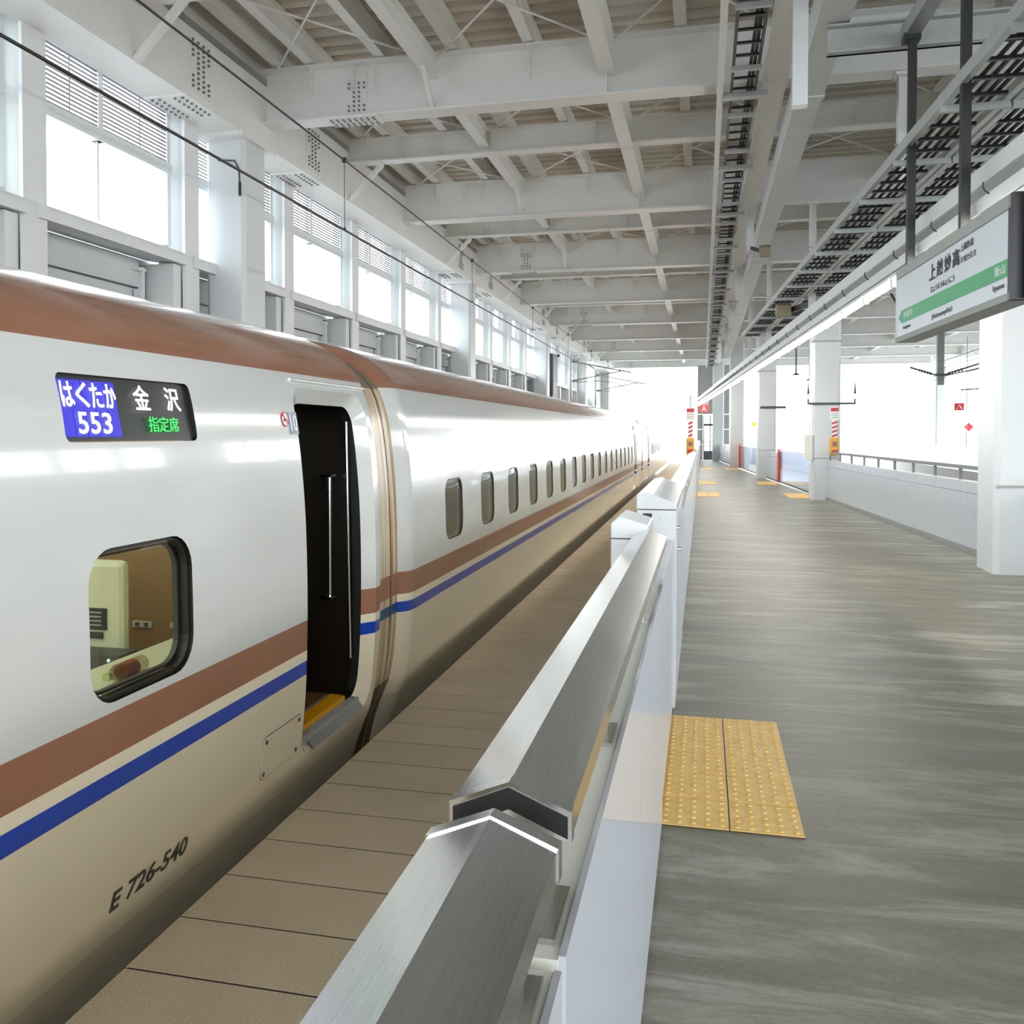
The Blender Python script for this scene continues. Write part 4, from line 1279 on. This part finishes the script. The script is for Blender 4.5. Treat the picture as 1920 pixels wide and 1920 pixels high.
lamps = []
k = 0
y = 6.95
ORD = ['first', 'second', 'third', 'fourth', 'fifth', 'sixth', 'seventh', 'eighth', 'ninth', 'tenth', 'eleventh', 'twelfth', 'thirteenth', 'fourteenth', 'fifteenth', 'sixteenth', 'seventeenth', 'eighteenth', 'nineteenth', 'twentieth']
while y < 52:
    if lamp0 is None:
        t = thing('tube_lamp', (LX(2.35, y), y, LZ), 'glowing tube lamp seen just above the station sign, first in the row', 'lamp', 'tube lamps in the platform row')
        c = Vector((LX(2.35, y), y, LZ))
        MB().tube(c - LD * 0.58, c + LD * 0.58, 0.03, 10).build('tube', 'tube_light', t)
        MB().obox(c + Vector((0, 0, 0.055)), LD * 0.6, LN * 0.045, (0, 0, 0.018)).build('lamp_housing', 'frame_white', t)
        for s in (-1, 1):
            MB().obox(c + LD * 0.6 * s + Vector((0, 0, 0.01)), LD * 0.015, LN * 0.025, (0, 0, 0.05)).build('lamp_holder', 'gate_cream', t)
        lamp0 = t
    else:
        copy_thing(lamp0, (LX(2.35, y) - lamp0.location.x, y - lamp0.location.y, 0), 'glowing tube lamp, %s in the row counted from the station sign' % ORD[k] if k < 20 else 'far glowing tube lamp where the row merges into one bright line')
    k += 1
    y += 1.27
# posts carrying the trunking from the deep beams
for k, yy in enumerate((12.0, 18.2, 24.4, 30.6)):
    x = 2.98 - 0.0575 * yy if k < 3 else 1.42
    t = thing('hanger_post', (x, yy, 3.45), ['thick white hanger post nearest the station sign, down to the cable racks', 'slim hanger post second along, from the beam to the lamp row', 'slim hanger post third along, from the beam to the lamp row',
              'hanger post fourth along the lamp row', 'hanger post fifth along the lamp row', 'hanger post sixth along the lamp row', 'hanger post farthest along the lamp row'][k], 'hanger')
    zb = 4.3 if k == 0 else 3.5
    w = 0.075 if k == 0 else 0.06
    MB().box(x - w, x + w, yy - 0.008, yy + 0.008, zb, 5.9).box(x - w, x - w + 0.012, yy - w, yy + w, zb, 5.9).box(x + w - 0.012, x + w, yy - w, yy + w, zb, 5.9).build('post', 'steel_white', t)
    MB().box(x - w - 0.04, x + w + 0.04, yy - w - 0.03, yy + w + 0.03, 5.86, 5.898).build('clamp_plate', 'steel_white', t)
    if k < 3:
        m2 = MB()
        for j in range(5):
            for s in (-1, 1):
                m2.tube((x + s * w, yy - 0.03, 4.78 + j * 0.07), (x + s * (w + 0.035), yy - 0.03, 4.78 + j * 0.07), 0.014, 6)
                m2.tube((x + s * 0.025, yy - 0.008, 4.78 + j * 0.07), (x + s * 0.025, yy - 0.03, 4.78 + j * 0.07), 0.014, 6)
        tag(m2.build('bolts', 'sheet_grey', t), kind='stuff')

# ================================================================ cable racks overhead
def rack(name, label, x0s, z, y0, y1, line, rung_gap, hang_gap, cables, rw=0.05, rh=0.11, hang_top=5.9, rail_mats=('frame_white', 'frame_white'), lad=(0.03, 0.0)):
    t = thing(name, (line(x0s[0], (y0 + y1) / 2), (y0 + y1) / 2, z), label, 'cable rack')
    for x0, mt in zip(x0s, rail_mats):
        MB().bar((line(x0, y0), y0, z), (line(x0, y1), y1, z), rw, rh).build('rail', mt, t)
    a, b = x0s
    yy = y0 + 0.2
    while yy < y1:
        MB().bar((line(a, yy), yy, z - 0.02), (line(b, yy), yy, z - 0.02), 0.035, 0.025).build('rung', 'black_metal', t)
        yy += rung_gap
    yy = y0 + 0.5
    while yy < y1:
        MB().bar((line(a, yy) - 0.03, yy, z - 0.075), (line(b, yy) + 0.03, yy, z - 0.075), 0.05, 0.05).build('support_bar', 'galv', t)
        yy += hang_gap
    for c in cables:
        MB().tube((line(c, y0), y0, z + 0.01), (line(c, y1), y1, z + 0.01), 0.018, 6).build('cable', 'black_metal', t)
    return t
straight = lambda x0, y: x0
t = rack('cable_rack', 'black cable ladder hung high along the platform edge beside the white channel', (0.305, 0.575), 5.72, 4.0, 58, straight, 0.33, 1.55, (0.49, 0.53), rw=0.03, rh=0.06, rail_mats=('black_metal', 'black_metal'))
t = thing('ceiling_channel', (0.17, 28, 5.6), 'slim white channel hung along the platform edge beside the black cable ladder', 'channel')
MB().box(0.14, 0.21, -2, 59.5, 5.66, 5.76).build('channel', 'frame_white', t)
for k in range(18):
    yy = 6.0 + 3.1 * k - 0.6
    MB().box(0.2, 0.72, yy - 0.06, yy + 0.06, 5.63, 5.69).build('cross_strap', 'galv', t)
t = rack('cable_rack', 'open cable rack above the lamp row, rail nearest the train', (2.17, 2.60), 4.26, 3.0, 26, lambda x0, y: x0 - 0.0445 * y, 0.36, 1.5, (2.3, 2.38, 2.46, 2.52), rh=0.10, rail_mats=('galv', 'frame_white'))
t = rack('cable_rack', 'cable rack above the lamp row, crowded with black cables behind the sign poles', (2.68, 3.12), 4.26, 3.0, 26, lambda x0, y: x0 - 0.0445 * y, 0.36, 1.5, (2.75, 2.82, 2.89, 2.96, 3.03), rh=0.10, rail_mats=('frame_white', 'galv'))
# rectangular duct with raised joints
t = thing('box_duct', (1.14, 28, 5.4), 'long square white duct hung along the platform below the roof beams', 'duct')
ys = [-4, 11.2, 21.2, 31.2, 41.2, 45.6]
for a, b in zip(ys[:-1], ys[1:]):
    MB().box(1.0, 1.29, a + 0.01, b - 0.01, 5.44, 5.78).build('duct_section', 'frame_white', t)
for b in ys[1:-1]:
    MB().box(0.985, 1.305, b - 0.05, b + 0.05, 5.425, 5.795).build('duct_joint', 'frame_white', t)
for k, yy in enumerate((9.0, 18.2, 24.4, 30.6, 36.8, 43.0)):
    t = thing('strut', (0.83, yy, 4.9), ['white strut hanging beside the square duct, nearest the sign', 'white strut second along beside the square duct', 'white strut third along beside the square duct', 'white strut fourth along beside the square duct',
              'white strut fifth along beside the square duct', 'white strut farthest along beside the square duct'][k], 'strut')
    MB().box(0.77, 0.90, yy - 0.06, yy + 0.06, 5.0 if k else 4.62, 5.79).build('post', 'column_white', t)
    MB().box(0.74, 0.93, yy - 0.09, yy + 0.09, 5.76, 5.798).build('head_plate', 'steel_white', t)
t = thing('floodlight', (1.05, 18.0, 4.9), 'small beige floodlight clamped under the square duct', 'light')
MB().obox((1.08, 17.9, 4.98), (0.10, 0.0, 0.0), (0, 0.14, 0.05), (0, -0.03, 0.09)).build('lamp_head', 'fixture_beige', t, bevel=0.02)
MB().bar((1.0, 17.95, 5.0), (0.86, 18.16, 5.1), 0.06, 0.06).build('bracket', 'black_metal', t)
t = thing('loudspeaker', (1.62, 20.0, 3.7), 'small beige loudspeaker hung above the lamp row by a hanger post', 'speaker')
MB().obox((LX(2.42, 18.9), 18.9, 4.02), (0.14, 0, 0), (0, 0.12, 0.04), (0, -0.04, 0.11)).build('speaker_box', 'fixture_beige', t, bevel=0.03)
MB().bar((LX(2.42, 18.9) + 0.14, 18.9, 4.02), (1.93, 18.25, 4.05), 0.05, 0.10).build('bracket', 'black_metal', t)

# ================================================================ overhead wires
t = thing('overhead_wire', (-3.4, 28, 3.65), 'overhead contact wire with its messenger wire above the train', 'wire')
MB().tube((-3.4, -4, 3.64), (-3.4, 66, 3.62), 0.010, 6).build('contact_wire', 'black_metal', t)
pts = []
for k in range(0, 36):
    yy = -4 + 2 * k
    pts.append((-3.4, yy, 4.27 + 0.06 * math.cos((yy - 3.4) / 20 * PI)))
MB().poly_tube(pts, 0.009, 6).build('messenger_wire', 'black_metal', t)
for k in range(10):
    yy = 3.4 + 5.17 * k
    zt = 4.27 + 0.06 * math.cos((yy - 3.4) / 20 * PI)
    d = MB().tube((-3.4, yy, 3.64), (-3.4, yy, zt), 0.004, 5).build('dropper', 'black_metal', t)
    MB().ball((-3.4, yy, zt), 0.028).build('wire_clamp', 'black_metal', d)
    MB().ball((-3.4, yy, 3.645), 0.016).build('wire_clamp', 'black_metal', d)
def cantilever(y, x0, xd, label):
    t = thing('wire_bracket', (x0, y, 3.5), label, 'bracket')
    s = 1 if xd > x0 else -1
    MB().tube((x0, y, 4.9), (xd + 0.3 * s, y, 4.35), 0.03, 8).build('upper_arm', 'galv', t)
    MB().tube((x0, y, 4.0), (xd, y, 4.45), 0.03, 8).build('diagonal_arm', 'galv', t)
    pts = [(x0 + s * 0.3, y, 3.95), (x0 + s * 1.2, y, 4.0), (x0 + s * 2.0, y, 3.9), (xd, y, 3.68)]
    MB().poly_tube(pts, 0.022, 6).build('steady_arm', 'galv', t)
    for z in (4.9, 4.0):
        m = MB()
        for j in range(4): m.tube((x0 + s * (0.08 + 0.07 * j), y, z), (x0 + s * (0.11 + 0.07 * j), y, z), 0.07, 10)
        m.build('insulator', 'dark_grey', t)
    MB().box(x0 - 0.05, x0 + 0.05, y - 0.05, y + 0.05, 3.2, 5.2).build('mount_post', 'galv', t)
cantilever(42.0, -5.8, -3.4, 'grey wire bracket arm on the track-side wall, the nearer one')
cantilever(52.0, -5.8, -3.4, 'grey wire bracket arm on the track-side wall by the open mouth')

# ================================================================ far track side beyond the parapet
t = thing('drop_post', (8.3, 36.8, 3.3), 'dark wire support post hanging from the roof beyond the station sign', 'post')
MB().box(8.2, 8.42, 36.7, 36.9, 3.4, 5.898).build('post', 'steel_dark', t)
MB().box(8.12, 8.5, 36.65, 36.95, 3.72, 3.8).build('collar', 'dark_grey', t)
MB().tube((8.1, 36.8, 3.78), (7.3, 36.8, 4.05), 0.035, 8).tube((8.5, 36.8, 3.78), (9.6, 36.8, 4.15), 0.035, 8).build('arm', 'dark_grey', t)
m = MB()
for j in range(5):
    m.tube((8.0 - 0.09 * j, 36.8, 3.81 + 0.03 * j), (7.97 - 0.09 * j, 36.8, 3.82 + 0.03 * j), 0.07, 10)
    m.tube((8.6 + 0.1 * j, 36.8, 3.81 + 0.033 * j), (8.63 + 0.1 * j, 36.8, 3.82 + 0.033 * j), 0.07, 10)
m.build('insulator', 'dark_grey', t)
t = thing('overhead_wire', (7.5, 35, 3.6), 'thin overhead wires above the far track', 'wire')
MB().tube((7.9, 12, 4.35), (9.3, 62, 4.3), 0.012, 5).build('messenger_wire', 'dark_grey', t)
MB().tube((7.9, 12, 3.7), (9.3, 62, 3.68), 0.012, 5).build('contact_wire', 'dark_grey', t)
for yy in (30, 38, 46):
    xx = 7.9 + 1.4 * (yy - 12) / 50
    MB().tube((xx, yy, 3.69), (xx, yy, 4.33), 0.008, 5).build('dropper', 'dark_grey', t)
t = thing('wire_bracket', (11.2, 40, 3.6), 'horizontal wire bracket arms in front of the far white sky', 'bracket')
MB().tube((13.4, 42, 4.9), (9.2, 40, 3.9), 0.03, 8).build('arm', 'dark_grey', t)
MB().tube((13.4, 42, 3.6), (9.8, 40, 3.35), 0.03, 8).build('arm', 'dark_grey', t)
MB().tube((11.3, 41, 4.4), (11.3, 41, 3.45), 0.03, 8).build('post', 'dark_grey', t)
for k, (xx, yy) in enumerate(((5.85, 30.6), (3.72, 36.8))):
    t = thing('wire_hanger', (xx, yy, 5.1), ['dark V-shaped wire hanger under a far beam, beyond the sign', 'dark V-shaped wire hanger by the second parapet column'][k], 'hanger')
    MB().bar((xx - 0.35, yy, 5.9), (xx, yy, 5.3), 0.07, 0.07).build('strut', 'dark_grey', t)
    MB().bar((xx + 0.35, yy, 5.9), (xx, yy, 5.3), 0.07, 0.07).build('strut', 'dark_grey', t)
    MB().tube((xx, yy, 5.32), (xx, yy, 5.1), 0.05).build('insulator', 'black_metal', t)
for k, (xx, zz) in enumerate(((4.5, 4.58), (5.15, 4.3))):
    t = thing('drop_bar', (xx, 49.2, zz), ['short grey T-footed bar hanging below the far eave', 'longer grey T-footed bar hanging below the far eave'][k], 'bar')
    MB().box(xx - 0.04, xx + 0.04, 49.15, 49.25, zz, 5.896).build('stem', 'steel_dark', t)
    MB().prism([(xx - 0.25, 49.15, zz - 0.04), (xx + 0.25, 49.15, zz - 0.04), (xx + 0.05, 49.15, zz + 0.08), (xx - 0.05, 49.15, zz + 0.08)],
               [(xx - 0.25, 49.25, zz - 0.04), (xx + 0.25, 49.25, zz - 0.04), (xx + 0.05, 49.25, zz + 0.08), (xx - 0.05, 49.25, zz + 0.08)]).build('foot', 'steel_dark', t)
wf_ = struct('wall_front', (11, 52, 0), 'pale low barrier wall on the platform across the far track', 'wall')
for k in range(7):
    MB().box(11.2, 11.35, 37 + 4.0 * k, 40.95 + 4.0 * k, -1.5, 1.05).build('panel', 'gate_white', wf_)
MB().box(11.1, 14.2, Y0, 63, -1.5, 0.0).build('far_platform', 'curb', wf_)
t = thing('exit_sign', (10.6, 45, 2.4), 'small red sign with a white mark on a thin pole across the far track', 'sign')
MB().box(10.75, 11.15, 45.0, 45.05, 2.66, 2.98).build('sign_board', 'red', t)
mb = MB()
for s in (-1, 1):
    mb.add([(10.93, 44.99, 2.9), (10.97, 44.99, 2.9), (10.95 + s * 0.13, 44.99, 2.72), (10.95 + s * 0.08, 44.99, 2.72)], [(0, 1, 2, 3)])
mb.build('white_mark', 'white_print', t)
MB().tube((11.25, 45.03, 0.0), (11.25, 45.03, 5.9), 0.02).build('pole', 'sheet_grey', t)
t = thing('route_marker', (13.0, 50, 1.6), 'small red diamond marker on a thin pole across the far track', 'sign')
c = Vector((12.35, 49, 1.95))
MB().prism([c + Vector((-0.22, 0, 0)), c + Vector((0, 0, -0.22)), c + Vector((0.22, 0, 0)), c + Vector((0, 0, 0.22))], [c + Vector((-0.22, 0.03, 0)), c + Vector((0, 0.03, -0.22)), c + Vector((0.22, 0.03, 0)), c + Vector((0, 0.03, 0.22))]).build('diamond', 'red', t)
MB().tube((12.35, 49.05, 0), (12.35, 49.05, 2.5), 0.02).build('pole', 'sheet_grey', t)
t = thing('warning_marker', (3.3, 66, -1.5), 'small yellow diamond marker on a pole beyond the platform end', 'sign')
c = Vector((3.36, 66, 2.26))
MB().prism([c + Vector((-0.2, 0, 0)), c + Vector((0, 0, -0.2)), c + Vector((0.2, 0, 0)), c + Vector((0, 0, 0.2))], [c + Vector((-0.2, 0.03, 0)), c + Vector((0, 0.03, -0.2)), c + Vector((0.2, 0.03, 0)), c + Vector((0, 0.03, 0.2))]).build('diamond', 'yellow', t)
MB().tube((3.36, 66.02, -1.6), (3.36, 66.02, 2.4), 0.012).build('pole', 'white_print', t)
